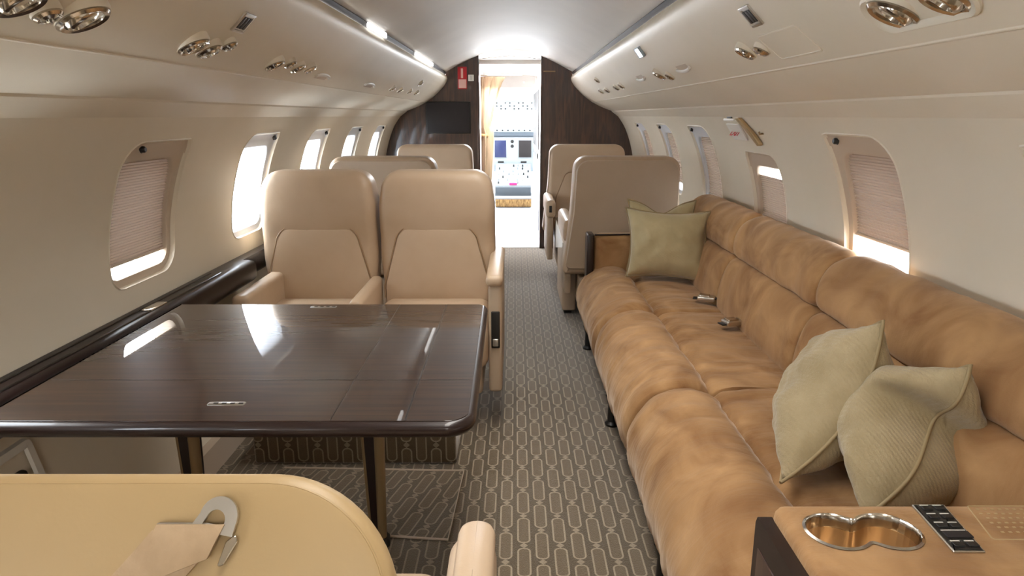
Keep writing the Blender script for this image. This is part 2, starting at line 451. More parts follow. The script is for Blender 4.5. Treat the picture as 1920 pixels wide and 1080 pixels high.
def wmap(side): return lambda u, v, d: (side * (wx(v) + d), u, v)
WN = [0]
def window(side, y0, y1, z0, z1, shade, knob_y, white=False):
    """shade = (z_low, z_high) span covered by the pleated shade or None"""
    WN[0] += 1
    t = bpy.data.objects.new('window_%d' % WN[0], None); COL.objects.link(t); t['kind'] = 'structure'
    t.location = (side * 1.12, (y0 + y1) / 2, z0); inv = Matrix.Translation(-Vector(t.location))
    c = ((y0 + y1) / 2, (z0 + z1) / 2)
    ol = win_outline(y0, y1, z0, z1); f = wmap(side)
    # bezel: reveal going outward, then flat face to the inner aperture
    ap = densify(rpoly([(y0 + .014, z0 + .030), (y1 - .020, z0 + .030), (y1 - .042, z1 - .058), (y0 + .014, z1 - .058)], .055, 8), .02)
    n = 72
    def rs(o, cc=c): return [ray_to(o, cc, 2 * PI * i / n) for i in range(n)]
    o0, oa = rs(ol), rs(ap)
    mix = lambda a, b_, t_: [(p[0] + (q[0] - p[0]) * t_, p[1] + (q[1] - p[1]) * t_) for p, q in zip(a, b_)]
    rings = [(mix(o0, oa, .03), .004), (mix(o0, oa, .08), .010), (mix(o0, oa, .15), .013), (mix(o0, oa, .5), .014), (mix(o0, oa, .93), .015), (oa, .019), (mix(oa, [c] * n, .02), .045), (mix(oa, [c] * n, .05), .10)]
    b = B(); b.loft([[f(u, v, d) for u, v in r] for r, d in rings], cap=False, mtx=inv)
    b.build('window_frame', M['bezel_w'] if white else M['bezel'], t)
    # soft raised rim around the opening
    b = B(); rr = [f(u, v, -.003) for u, v in o0]; rr2 = [f(u, v, .006) for u, v in mix(o0, oa, .05)]; rr0 = [f(u, v, .004) for u, v in mix(o0, [c] * n, -.035)]
    b.loft([rr0, rr, rr2], cap=False, mtx=inv); b.build('window_rim', M['wall'], t)
    # glass
    b = B(); r0 = rs(ap)
    b.loft([[f(u, v, .085) for u, v in mix(r0, [c] * n, s)] for s in (0, .3, .6, .95)], mtx=inv); b.build('pane', M['glass'], t)
    if shade:
        zl, zh = shade; b = B(); rows = []
        zz = zh; kk = 0
        g = .009
        while zz > zl - 1e-6:
            # aperture width at this height
            ys_ = [p for p in r0]
            lo = min((p[0] for p in r0 if abs(p[1] - zz) < .02), default=y0 + .014); hi = max((p[0] for p in r0 if abs(p[1] - zz) < .02), default=y1 - .034)
            d = .027 + (.006 if kk % 2 else 0)
            rows.append([f(lo - .004, zz, d), f(hi + .004, zz, d)]); zz -= g / 2; kk += 1
        b.loft(rows, closed=False, cap=False, mtx=inv); b.build('pleated_shade', M['shade'], t, smooth=False)
        b = B(); p0, p1 = rows[-1]; b.tube([p0, p1], .005, 8, mtx=inv); b.build('shade_rail', M['bezel'], t)
    # knob of the shade
    if knob_y is not None:
        zc = z1 - .022; base = Vector(f(knob_y, zc, .010))
        mt = Matrix.Translation(base - Vector(t.location)) @ Matrix.Rotation(-side * PI / 2, 4, 'Y')
        b = B(); b.lathe([(.001, .012), (.007, .012), (.010, .008), (.010, 0), (.012, -.002)], 16, mtx=mt); b.build('knob', M['black'], t)
    return t

LW, RW = [], []
pitch = .905
for k in range(-4, 5):
    yf = 2.395 + pitch * k; LW.append((yf - .40, yf))
cellsL = []
a = Y0
for (w0, w1) in LW:
    nb = w1 + .25
    if nb > Y1: nb = Y1
    cellsL.append((a, nb, (w0, w1, .715, 1.163))); a = nb
if a < Y1: cellsL.append((a, Y1, None))
pr = .885; RWN = []
for k in range(-4, 5):
    yf = 2.245 + pr * k; RWN.append((yf - .385, yf))
cellsR = []; a = Y0
for i, (w0, w1) in enumerate(RWN):
    nb = w1 + .25
    top = 1.085 if i == 5 else 1.185
    cellsR.append((a, nb, (w0, w1, .725, top))); a = nb
if a < Y1: cellsR.append((a, Y1, None))
side_wall(-1, cellsL, 'wall_left'); side_wall(1, cellsR, 'wall_right')
for i, (a, b_, w) in enumerate(cellsL):
    if not w: continue
    j = i - 4      # 0 is the large near window
    if j == 0: window(-1, *w, (.785, w[3] - .05), w[0] + .11)
    elif j < 0: window(-1, *w, None, w[0] + .1)
    else: window(-1, *w, None, w[1] - .03, white=True)
for i, (a, b_, w) in enumerate(cellsR):
    if not w: continue
    j = i - 4
    if j == 0: window(1, *w, (.865, w[3] - .05), w[1] - .06)
    elif j == 1: window(1, *w, (.77, w[3] - .10), None)
    elif j == -1: window(1, *w, (.80, w[3] - .05), w[1] - .03)
    elif j < 0: window(1, *w, (.80, w[3] - .05), w[1] - .05)  # unseen aft windows, shades closed so the right wall turns out brighter
    else: window(1, *w, (.80, w[3] - .05), w[1] - .03, white=True)

# floor, back wall
b = B(); b.box(-1.2, 1.2, Y0, Y1 + .05, -.04, 0); struct(b.build('floor', M['carpet'], smooth=False))
full = [(-x, z) for x, z in (CEIL + PSU + VAL + LIP + WALLP)[::-1]] + (CEIL + PSU + VAL + LIP + WALLP)[1:]
b = B(); b.loft([[(x, Y0 + .01, z) for x, z in full], [(x, Y0 - .03, z) for x, z in full]]); struct(b.build('wall_back', M['wall'], smooth=False))
# forward bulkheads in dark wood, one each side of the opening
def bulk(side, xin):
    prof = [p for p in (CEIL + PSU + VAL + LIP + WALLP)]
    pts = [(xin, 0)]
    zc = None
    for (x1, z1), (x2, z2) in zip(CEIL, CEIL[1:]):
        if x1 <= xin <= x2: zc = z1 + (z2 - z1) * (xin - x1) / (x2 - x1)
    pts.append((xin, zc)); started = False
    for x, z in CEIL:
        if x > xin + .01: pts.append((x, z))
    pts += PSU + VAL[1:] + LIP[1:] + WALLP[1:]
    b = B(); b.loft([[(side * x, Y1 - .02, z) for x, z in pts], [(side * x, Y1 + .02, z) for x, z in pts]])
    return b
o = bulk(-1, .287).build('wall_front_left', M['wood'], smooth=False); struct(o)
o = bulk(1, .301).build('wall_front_right', M['wood'], smooth=False); struct(o)
# slim casing strips along the opening
b = B(); b.box(-.293, -.272, Y1 - .028, Y1 + .03, 0, 1.765, .003); struct(b.build('trim_3', M['wood']))
b = B(); b.box(.288, .305, Y1 - .028, Y1 + .03, 0, 1.765, .003); struct(b.build('trim_4', M['wood']))

# cove trims: dark glossy strips with light covers
for s in (-1, 1):
    k += 1
    b = B(); b.box(-.008, .007, Y0, Y1 - .03, -.018, .014, .003, mtx=Matrix.Translation((s * .578, 0, 1.613)) @ Matrix.Rotation(s * math.radians(-35), 4, 'Y'))
    struct(b.build('trim_%d' % (k + 3), M['cove']))
for i, (ya, yb) in enumerate(((3.05, 3.45), (4.45, 5.35))):
    b = B(); b.box(-.5690, -.5560, ya, yb, 1.598, 1.622, .002)
    tag(b.build('cove_lamp_cover', M['lamp']), ['short pale lamp cover in the left ceiling edge strip, nearer one', 'long white lamp cover in the left ceiling edge strip, by the bulkhead'][i], 'lamp cover')

# left side ledge in dark gloss wood
b = B()
Lp = [(1.158, .642), (1.085, .642), (1.064, .638), (1.055, .625), (1.055, .57), (1.07, .555), (1.15, .555)]
b.loft([[(-x, y, z) for x, z in Lp] for y in (Y0 + .02, 2, 2.86)])
b.loft([[(-x, y, z) for x, z in [(1.158, .642), (1.11, .642), (1.10, .63), (1.10, .57), (1.115, .555), (1.15, .555)]] for y in (2.86, Y1 - .05)]); o = b.build('side_ledge', M['ledge'], ang=50)
led = thing('window_ledge', 'long dark glossy wooden ledge under the left windows', 'ledge', (-1.08, 2, .555))
o.parent = led; o.matrix_parent_inverse = Matrix.Translation((1.08, -2, -.555)); o.name = 'ledge_top'
for xx, nm, r in ((-1.135, 'inlay_strip', .003), (-1.095, 'inlay_strip', .004)):
    b = B(); b.tube([(xx + 1.08, Y0 + .1 - 2, .673 - .585), (xx + 1.08, .6, .673 - .585)], r, 8); b.build(nm, M['inlay'], led)
b = B(); b.box(-.045, -.010, -.05, .05, .086, .092, .003, mtx=Matrix.Translation((0, .12, 0))); b.build('latch', M['chrome'], led)

# lower wall skirting and recessed panel under the ledge
for s, nm in ((-1, 'baseboard_left'), (1, 'baseboard_right')):
    b = B(); b.loft([[(s * x, y, z) for x, z in ((1.035, 0), (1.015, 0), (1.03, .09), (1.065, .09))] for y in (Y0 + .02, Y1 - .05)]); struct(b.build(nm, M['bezel'], smooth=False))
b = B()
fr = rpoly([(1.12, .20), (1.555, .20), (1.545, .475), (1.12, .475)], .02, 4)
b.loft([[(-(wx(v) - d), u, v) for u, v in inset(fr, i)] for d, i in ((.0, 0), (.012, .003), (.012, .022), (.004, .026))], cap=False)
struct(b.build('trim_9', M['white']))
b = B(); b.box(-1.15, -1.125, 1.36, 1.50, .24, .41, .01); tag(b.build('wall_socket_box', M['dark']), 'small dark box in the pale panel frame under the ledge, lower left', 'box')

# ---------------------------------------------------------------- entry way and flight deck beyond the bulkhead
b = B(); b.box(-1.1, 1.1, 6.545, 9.42, -.04, 0); struct(b.build('floor_entry', M['vest_floor'], smooth=False))
b = B(); b.box(-1.0, 1.0, 6.44, 6.50, .0, .006, .002); 
b.bm.clear(); b.box(-.28, .29, 6.50, 6.56, 0, .006, .002); struct(b.build('trim_10', M['steel']))
b = B(); b.loft([[(x, y, z) for x, z in [(-.9, 1.50), (-.6, 1.66), (-.3, 1.745), (0, 1.775), (.3, 1.745), (.6, 1.66), (.9, 1.50)]] for y in (6.54, 9.4)], closed=False); struct(b.build('ceiling_entry', M['ceiling']))
b = B(); b.box(-.37, -.325, 6.54, 7.35, 0, 1.735); b.box(-.37, -.325, 8.35, 9.4, 0, 1.735); b.box(-.37, -.325, 7.35, 8.35, 1.66, 1.735)
struct(b.build('wall_entry_left', M['galley'], smooth=False))
b = B(); b.box(.335, .38, 6.54, 9.4, 0, 1.735); struct(b.build('wall_entry_right', M['white'], smooth=False))
gal = thing('galley_cabinet', 'white galley cabinet with a dark appliance bay, right of the entry way', 'cabinet', (.315, 8.0, 0))
b = B(); b.box(-.02, .019, -1.3, 1.2, 0, 1.62, .004); b.build('body', M['white'], gal)
b = B(); b.box(-.028, -.018, -.9, .9, .90, 1.50, .004); b.build('appliance_bay', M['dark'], gal)
b = B(); b.box(-.036, -.026, -.7, .5, 1.22, 1.30, .004); b.build('appliance', M['steel'], gal)
b = B(); b.box(-.034, -.026, -.8, .7, .80, .86, .004); b.build('counter_edge', M['black'], gal)
b = B(); b.box(-.026, -.018, -1.1, 0, .1, .74, .004); b.build('door', M['grey'], gal)
# partition to the flight deck with doorway
YB = 9.4
b = B(); b.box(-1.0, -.235, YB, YB + .04, 0, 1.76); struct(b.build('wall_flight_deck_left', M['white'], smooth=False))
b = B(); b.box(.315, 1.0, YB, YB + .04, 0, 1.76); struct(b.build('wall_flight_deck_right', M['white'], smooth=False))
b = B(); b.box(-.235, .315, YB, YB + .04, 1.60, 1.76); struct(b.build('trim_11', M['ceiling'], smooth=False))
b = B(); b.box(-.37, .36, 6.60, 6.66, 1.70, 1.74, .01); struct(b.build('trim_12', M['white']))
for i, x in enumerate((-.19, .17)):
    b = B(); b.lathe([(.001, -.008), (.014, -.006), (.016, 0), (.016, .004)], 14, mtx=Matrix.Translation((x, YB - .01, 1.665)) @ Matrix.Rotation(PI / 2, 4, 'X'))
    tag(b.build('ceiling_spotlight', M['steel']), ['small round spotlight above the flight deck doorway, left one', 'small round spotlight above the flight deck doorway, right one'][i], 'light')
# curtain, gathered at the left of the entry way
cur = thing('curtain', 'tan curtain gathered and tied back at the left of the entry way', 'curtain', (-.24, 7.22, 0))
b = B(); rings = []
for i in range(30):
    z = 1.62 - i * 1.60 / 29; t = (1.62 - z) / 1.6
    w = .115 * (1 - .62 * min(1, t / .32) ** .7) if t < .32 else .05 + .012 * math.sin(t * 5)
    xc = -.07 + w; r = []
    for q in range(40):
        a = 2 * PI * q / 40; rr = 1 + .22 * math.sin(7 * a + t * 2)
        r.append((xc - w + w * rr * (1 + math.cos(a)) * .98, .06 * rr * math.sin(a), z))
    rings.append(r)
b.loft(rings); b.build('cloth', M['curtain'], cur)
b = B(); b.box(-.085, .02, -.07, .07, 1.03, 1.06, .008); b.build('tie_band', M['tan'], cur)
b = B(); b.tube([(-.08, 0, 1.635), (.16, 0, 1.635)], .008, 8); b.build('rail', M['steel'], cur)
pan = thing('fluted_screen', 'pale pinkish fluted screen panel beside the tan curtain', 'panel', (-.30, 6.86, 0))
b = B(); r = []
b.loft([[(-.022 + .0, -.28, z), (.004, -.28, z)] + [(.004 + .006 * math.sin(q * 1.4), -.28 + .56 * q / 24, z) for q in range(25)] + [(-.022, .28, z)] for z in (.002, 1.66)]); b.build('panel', M['galley'], pan)
b = B(); b.box(-.012, .016, -.285, -.27, 0.002, 1.68, .003); b.build('edge_strip', M['white'], pan)

M['hood'] = mat('slate_padding', lin(84, 92, 102), .7)
# flight deck shell
for nm, bx in (('wall_flight_deck_side', (-1.02, -.98, YB, 11.3, 0, 1.1)), ('wall_flight_deck_side', (.98, 1.02, YB, 11.3, 0, 1.1))):
    b = B(); b.box(*bx); struct(b.build(nm, M['deck_light'], smooth=False))
b = B(); b.box(-1, 1, YB + .04, 11.3, -.04, 0); struct(b.build('floor_flight_deck', M['grey'], smooth=False))
b = B(); b.loft([[(x, y, z) for x in (-1, 1)] for y, z in ((YB + .03, 1.72), (10.15, 1.62), (10.42, 1.50), (10.62, 1.449))], closed=False); struct(b.build('ceiling_flight_deck', M['deck_light']))
for i, x in enumerate((-.10, .17)):
    b = B(); b.box(x - .035, x + .035, 10.24, 10.27, 1.515, 1.54, .004)
    tag(b.build('air_vent', M['bezel']), ['small air vent on the flight deck ceiling, left one', 'small air vent on the flight deck ceiling, right one'][i], 'vent')
ws = bpy.data.objects.new('window_90', None); COL.objects.link(ws); ws['kind'] = 'structure'; ws.location = (0, 11.2, 1.0)
b = B(); b.box(-1, 1, -.01, .01, 0, .6); b.build('pane', M['glass'], ws, smooth=False)
b = B(); b.tube([(.035, -.42, .02), (.035, -.3, .20), (.035, -.25, .35)], [.026, .02, .026], 10); b.build('centre_post', M['grey'], ws)
oh = thing('overhead_panel', 'grey overhead switch panel above the windscreen', 'panel', (.03, 10.5, 1.28))
b = B(); b.box(-.3, .3, -.06, .06, .02, .17, .02); b.build('housing', M['deck'], oh)
random.seed(3)
for r in range(3):
    for c in range(9):
        b = B(); x = -.26 + c * .065; z = .05 + r * .042
        b.box(x, x + .022, -.068, -.058, z, z + .016, .002); b.build('switch', M['black'] if (r + c) % 3 else M['white'], oh)
gs = thing('glareshield', 'slate grey padded glareshield below the windscreen', 'glareshield', (.03, 10.72, .90))
b = B(); b.box(-.55, .55, -.14, .2, .03, .16, .03); b.build('hood', M['hood'], gs)
b = B(); b.box(-.3, .3, -.155, -.135, .10, .15, .004); b.build('guidance_panel', M['deck'], gs)
for c in range(7):
    b = B(); b.lathe([(.001, .022), (.010, .02), (.012, 0)], 12, mtx=Matrix.Translation((-.25 + c * .083, -.155, .125)) @ Matrix.Rotation(PI / 2, 4, 'X')); b.build('knob', M['black'], gs)
ip = thing('instrument_panel', 'pale blue grey instrument panel with two square displays', 'instrument panel', (.03, 10.62, .40))
b = B(); b.box(-.56, .56, 0, .05, 0, .53, .01); b.build('board', M['deck'], ip)
for i, (x0, x1, mm) in enumerate(((-.285, -.115, M['navy']), (.08, .27, M['screen']), (-.52, -.33, M['screen']), (.31, .5, M['screen']))):
    b = B(); b.box(x0 - .008, x1 + .008, -.012, .002, .215, .485, .006); fr_ = b.build('display', M['grey'], ip)
    b = B(); b.box(x0, x1, -.016, -.010, .225, .475, .003); s_ = b.build('screen', mm, fr_)
for z in (.40, .47):
    b = B(); b.lathe([(.001, .008), (.024, .006), (.026, 0)], 16, mtx=Matrix.Translation((-.02, -.002, z - .01)) @ Matrix.Rotation(PI / 2, 4, 'X')); b.build('gauge', M['black'], ip)
for x in (-.2, .15):
    b = B(); b.box(x - .04, x + .05, -.01, .002, .14, .165, .003); b.build('slot', M['black'], ip)
pd = thing('centre_pedestal', 'white centre pedestal crowded with knobs and levers', 'pedestal', (.03, 9.95, 0))
b = B(); b.loft([[(x, 0, .002), (x, 0, .26), (x, .64, .53), (x, .64, .002)] for x in (-.27, .26)]); b.build('body', M['deck'], pd)
b = B(); b.box(-.265, .255, -.012, .002, .08, .235, .004); b.build('end_panel', M['hood'], pd)
b = B(); b.box(-.06, .05, .0, .05, .262, .30, .01); b.build('trim_wheel', M['magenta'], pd)
sl = math.atan2(.27, .64)
for r in range(7):
    for c in range(7):
        if random.random() < .2: continue
        y = .06 + r * .082; x = -.22 + c * .072 + random.uniform(-.01, .01); z = .26 + y * .27 / .64
        b = B(); b.lathe([(.001, .03), (.009, .028), (.012, 0), (.012, -.01)], 10, mtx=Matrix.Translation((x, y, z))); b.build('knob', random.choice([M['deck'], M['grey'], M['black'], M['white'], M['steel']]), pd)
st = thing('step', 'low step with ribbed tan front at the flight deck doorway', 'step', (.03, 9.62, 0))
b = B(); b.box(-.25, .25, -.1, .18, .004, .115, .01); b.build('riser', M['tan'], st)
b = B(); b.box(-.255, .255, -.105, .18, .112, .128, .005); b.build('tread', M['grey'], st)

# bulkhead fittings
tv = thing('television', 'flat dark television on the left forward bulkhead', 'television', (-.56, 6.478, 1.08))
b = B(); b.box(-.205, .205, -.022, 0, 0, .285, .006); b.build('housing', M['black'], tv)
b = B(); b.box(-.195, .195, -.0245, -.0215, .01, .275, .001); b.build('screen', M['screen'], tv)
rs_ = thing('red_sign', 'narrow upright red sign with pale lower half beside the doorway', 'sign', (-.425, 6.478, 1.475))
b = B(); b.box(-.042, .042, -.012, 0, 0, .195, .004); b.build('housing', M['red'], rs_)
b = B(); b.box(-.034, .036, -.016, -.011, .008, .085, .002); b.build('lower_panel', M['pink'], rs_)
b = B(); b.box(-.012, .008, -.015, -.011, .095, .18, .002); b.build('stripe', M['pink'], rs_)
sw = thing('wall_switch', 'small square white switch right of the red sign', 'switch', (-.346, 6.478, 1.545))
b = B(); b.box(-.026, .026, -.010, 0, 0, .056, .004); b.build('plate', M['white'], sw)
b = B(); b.box(-.002, .002, -.012, -.009, .008, .048); b.build('divider', M['grey'], sw)
dl = thing('door_latch', 'thin gold latch bar high on the right forward bulkhead', 'latch', (.365, 6.478, 1.625))
b = B(); b.box(-.055, .055, -.012, 0, 0, .010, .003); b.build('bar', M['brass'], dl)

# ---------------------------------------------------------------- overhead fixtures
def psu_frame(side, x, y, off=0):
    pts = PSU
    for (x1, z1), (x2, z2) in zip(pts, pts[1:]):
        if x1 <= x <= x2 and z1 > z2:
            t = (x - x1) / (x2 - x1); z = z1 + (z2 - z1) * t; tx, tz = x2 - x1, z2 - z1; break
    n = Vector((tz, -tx)).normalized()     # points inward/down
    if n.y > 0: n = -n
    nz = Vector((side * n.x, 0, n.y)); yx = Vector((0, 1, 0)); xx = yx.cross(nz)
    m = Matrix.Identity(4)
    for r in range(3): m[r][0] = yx[r]; m[r][1] = nz.cross(yx)[r]; m[r][2] = nz[r]
    m.translation = Vector((side * x, y, z)) + nz * off
    return m
def fixture(name, label, cat, side, x, y, group=None, off=0, level=0):
    t = thing(name, label, cat, group=group); m = psu_frame(side, x, y, off)
    if level:      # set level in its recess instead of square to the sloping panel
        n = Vector((m[0][2], m[1][2], m[2][2])); n2 = (n + Vector((0, 0, -level))).normalized()
        q = n.rotation_difference(n2).to_matrix().to_4x4(); p = m.translation.copy()
        m.translation = (0, 0, 0); m = q @ m; m.translation = p + n * .006
    t.matrix_world = m
    return t
def eyeball(label, side, x, y, r=.03, dx=0, group=None):
    t = fixture('reading_light', label, 'light', side, x, y, group, level=.5)
    b = B(); b.lathe([(r * 1.42, -.026), (r * 1.40, -.006), (r * 1.33, .001), (r * 1.2, .0)], 28); b.build('collar', M['wall'], t)
    b = B(); b.lathe([(r * 1.25, -.004), (r * 1.28, .003), (r * 1.15, .007), (r * .95, .005), (r * .92, -.002)], 28); b.build('bezel', M['chrome'], t)
    mt = Matrix.Rotation(.22, 4, 'Y') @ Matrix.Rotation(.15 * side, 4, 'X')
    b = B(); b.lathe([(r * .9, -.006), (r * .86, .002), (r * .74, .007), (r * .60, .008), (r * .56, .002), (r * .5, -.004)], 24, mtx=mt); b.build('swivel', M['chrome'], t)
    b = B(); b.lathe([(r * .52, -.005), (r * .4, -.002), (.001, -.001)], 20, mtx=mt); b.build('lens', M['dark'], t)
    return t
def gasper(label, side, x, y, r=.02):
    t = fixture('air_nozzle', label, 'air nozzle', side, x, y, level=.5)
    b = B(); b.lathe([(r * 1.55, -.018), (r * 1.52, -.004), (r * 1.42, .001), (r * 1.2, .0)], 20); b.build('collar', M['wall'], t)
    b = B(); b.lathe([(r * 1.35, -.003), (r * 1.38, .004), (r * 1.1, .008), (r, .004)], 24); b.build('bezel', M['chrome'], t)
    b = B(); b.lathe([(r * .95, 0), (r * .88, .007), (r * .55, .010), (r * .5, .004)], 20); b.build('nozzle', M['chrome'], t)
    b = B(); b.lathe([(r * .5, .004), (.001, .0045)], 16); b.build('core', M['black'], t)
    for q in range(3):
        a = q * 2 * PI / 3; b = B(); b.box(-.0015, .0015, r * .45, r * .9, .006, .011, mtx=Matrix.Rotation(a, 4, 'Z')); b.build('rib', M['steel'], t)
    return t
# left panel, from the near end to the bulkhead
eyeball('large chrome reading light cut by the upper left picture edge', -1, .690, 1.09, .034)
gasper('chrome air nozzle at the upper left picture edge, before the round light', -1, .700, 1.17, .017)
eyeball('large round chrome reading light, second from the near end of the left overhead panel', -1, .694, 1.255, .036)
eyeball('chrome reading light of the near pair on the left overhead panel, left one', -1, .700, 1.685, .030)
gasper('chrome air nozzle of the near pair on the left overhead panel, right of its light', -1, .703, 1.775, .024)
gasper('small chrome air nozzle behind the near pair on the left overhead panel', -1, .680, 1.84, .016)
for nm, x, y, r in (('small chrome reading light left above the window seat, first of its row', .704, 2.25, .026), ('small chrome reading light left above the window seat, third of its row', .699, 2.47, .022)):
    eyeball(nm, -1, x, y, r)
for nm, x, y, r in (('small chrome air nozzle left above the window seat, second of its row', .690, 2.36, .016), ('small chrome air nozzle left above the window seat, last of its row', .692, 2.59, .018)):
    gasper(nm, -1, x, y, r)
def shell_cover(label, side, x, y, w=.1):
    t = fixture('mask_door_pull', label, 'cover', side, x, y)
    b = B(); rings = []
    for i in range(9):
        a = -.9 + 1.8 * i / 8
        rings.append([(w * math.sin(a) * 1.1 + 0, -.028 + .03 * math.cos(a) + .007 * math.cos(q * PI / 4), .004 + .006 * math.sin(q * PI / 4)) for q in range(8)])
    b.loft(rings); b.build('lip', M['white'], t)
    b = B(); rings = [[(w * math.sin(-.8 + 1.6 * i / 8), -.02 + .026 * math.cos(-.8 + 1.6 * i / 8) * s - .008, .001 + .0008 * s) for i in range(9)] for s in (0, 1)]
    b.loft(rings, closed=False); b.build('hollow', M['bezel'], t)
    return t
shell_cover('cream curved pull beside the four small lights on the left overhead panel', -1, .705, 2.84, .11)
shell_cover('lone cream curved pull halfway along the left overhead panel', -1, .700, 3.72, .13)
shell_cover('larger cream curved pull on the right overhead panel, nearer the exit sign', 1, .694, 2.68, .11)
shell_cover('smaller cream curved pull on the right overhead panel, farther from the exit sign', 1, .684, 3.52, .11)
for nm, x, y in (('tiny dark air nozzle, first of four near the bulkhead on the left panel', .698, 4.33), ('tiny dark air nozzle, second of four near the bulkhead on the left panel', .697, 4.62),
                 ('tiny dark air nozzle, third of four near the bulkhead on the left panel', .692, 5.0), ('tiny dark air nozzle, fourth of four near the bulkhead on the left panel', .689, 5.32)):
    gasper(nm, -1, x, y, .017)
gasper('tiny dark air nozzle set above the row of four on the left panel', -1, .628, 5.10, .018)
eyeball('small chrome reading light on the right panel between the two cream pulls', 1, .684, 3.10, .026)
gasper('small chrome air nozzle beside the reading light between the two cream pulls', 1, .700, 2.96, .016)
for nm, x, y in (('tiny dark air nozzle on the right panel, first toward the bulkhead', .685, 4.20), ('tiny dark air nozzle on the right panel, second toward the bulkhead', .687, 4.42),
                 ('tiny dark air nozzle on the right panel, third toward the bulkhead', .687, 4.86), ('tiny dark air nozzle on the right panel, fourth toward the bulkhead', .683, 5.16)):
    gasper(nm, 1, x, y, .017)
gasper('tiny dark air nozzle on the right panel above the row, by the bulkhead', 1, .618, 4.86, .016)
eyeball('chrome reading light beside the square access panel on the right', 1, .688, 1.965, .024)
gasper('small dark air nozzle between the reading light and the access panel', 1, .693, 1.855, .016)
# big light pod at the upper right
pod = fixture('light_pod', 'cream oval pod holding the large chrome lamps at the upper right', 'light pod', 1, .69, 1.17)
b = B(); slab(densify(rpoly([(-.15, -.045), (.13, -.045), (.13, .045), (-.15, .045)], .044, 8), .02), [(-.006, 0, 0), (.004, 0, 0), (.008, .004, 0), (.006, .012, 0), (.002, .015, 0)], XY, b); b.build('rim', M['wall'], pod)
eyeball('large chrome reading light in the cream pod at the upper right', 1, .690, 1.215, .036)
eyeball('chrome reading light at the top picture edge in the cream pod', 1, .690, 1.075, .032)
def vent(label, side, x, y, dark=True):
    t = fixture('speaker_grille', label, 'grille', side, x, y, off=.001)
    b = B(); slab(rpoly([(-.036, -.03), (.036, -.03), (.036, .03), (-.036, .03)], .004, 3), [(-.004, 0, 0), (.003, 0, 0), (.004, .002, 0), (.004, .007, 0), (.001, .008, 0)], XY, b); b.build('frame', M['steel'], t)
    for i in range(3):
        b = B(); xx = -.022 + i * .018; b.box(xx - .0005, xx + .014, -.018, .018, .001, .003, .0005); b.build('insert', M['black'], t)
vent('small square dark lit-sign unit high on the left overhead panel', -1, .628, 1.825)
vent('small square dark lit-sign unit high on the right overhead panel', 1, .622, 1.75)
ls = fixture('lit_sign', 'small glowing white sign box on the right overhead panel', 'sign', 1, .592, 3.08, off=.002)
b = B(); b.box(-.05, .05, -.024, .024, -.003, .010, .003); b.build('housing', M['bluegrey'], ls)
b = B(); b.box(-.045, .015, -.020, .020, .009, .013, .002); b.build('lens', M['lamp'], ls)
ap_ = fixture('access_panel', 'flush square access panel with pale edges on the right overhead panel', 'panel', 1, .697, 1.70, off=.0)
b = B(); slab(rpoly([(-.12, -.045), (.12, -.045), (.12, .045), (-.12, .045)], .012, 5), [(-.003, 0, 0), (.0006, 0, 0), (.0012, .0012, 0), (.0012, .004, 0), (.0002, .005, 0)], XY, b); b.build('door', M['wall'], ap_)

# ---------------------------------------------------------------- emergency exit fittings on the right wall
eh = thing('exit_handle_cover', 'slanted cream cover strip beside the exit sign on the right wall', 'cover', (1.05, 2.93, 1.15))
b = B(); f = lambda u, v, d: (wx(v) - .004 - d - 1.05, u - 2.93, v - 1.15)
slab(densify(rpoly([(2.845, 1.125), (2.885, 1.118), (2.985, 1.232), (2.935, 1.232)], .006, 3), .02), [(0, 0, 0), (.014, 0, 0), (.017, .003, 0)], f, b); b.build('cover', M['leather_y'], eh)
es = thing('exit_sign', 'small white exit sign with red letters on the right wall', 'sign', (1.05, 3.1, 1.17))
f2 = lambda u, v, d: (wx(v) - .002 - d - 1.05, u - 3.1, v - 1.17)
b = B(); slab(rpoly([(3.02, 1.135), (3.20, 1.135), (3.20, 1.205), (3.02, 1.205)], .006, 3), [(0, 0, 0), (.006, 0, 0), (.008, .002, 0)], f2, b); b.build('plate', M['white'], es)
tx = bpy.data.curves.new('lettering', 'FONT'); tx.body = 'EXIT'; tx.size = .062; tx.align_x = 'CENTER'; tx.align_y = 'CENTER'; tx.extrude = .001
tx.materials.append(M['red']); tc_ = bpy.data.objects.new('lettering_curve', tx); COL.objects.link(tc_); bpy.context.view_layer.update()
me_ = bpy.data.meshes.new_from_object(tc_.evaluated_get(bpy.context.evaluated_depsgraph_get())); bpy.data.objects.remove(tc_)
to = bpy.data.objects.new('lettering', me_); COL.objects.link(to); to.parent = es
zc = 1.17; sl2 = math.atan2(wx(1.14) - wx(1.20), .06)
to.matrix_local = Matrix.Translation((wx(zc) - .012 - 1.05, .01, 0)) @ Matrix.Rotation(sl2, 4, 'Y') @ Matrix(((0, 0, -1, 0), (-1, 0, 0, 0), (0, 1, 0, 0), (0, 0, 0, 1)))
hk = thing('coat_hook', 'tiny brown hook on the wall right of the exit sign', 'hook', (wx(1.17), 2.80, 1.17))
b = B(); b.tube([(0, 0, 0), (-.014, 0, -.002), (-.018, 0, .008)], .004, 8); b.build('hook', M['brass'], hk)
gp = thing('hand_grip', 'small recessed grey grip above the exit sign', 'grip', (wx(1.225), 3.12, 1.225))
b = B(); b.box(-.012, .004, -.09, .06, -.008, .004, .003); b.build('bar', M['white'], gp)
b = B(); b.box(-.010, .004, -.05, .02, .004, .012, .002); b.build('slot', M['dark'], gp)

# ---------------------------------------------------------------- seats
def tpl(name): return name
def backrest_outline(wt, wb, z0, z1, r):
    return densify(rpoly([(-wb / 2, z0), (wb / 2, z0), (wt / 2 + (wb - wt) * .12, z1 - .30), (wt / 2, z1), (-wt / 2, z1), (-wt / 2 - (wb - wt) * .12, z1 - .30)], [.03, .03, .25, r, r, .25], 8), .03)

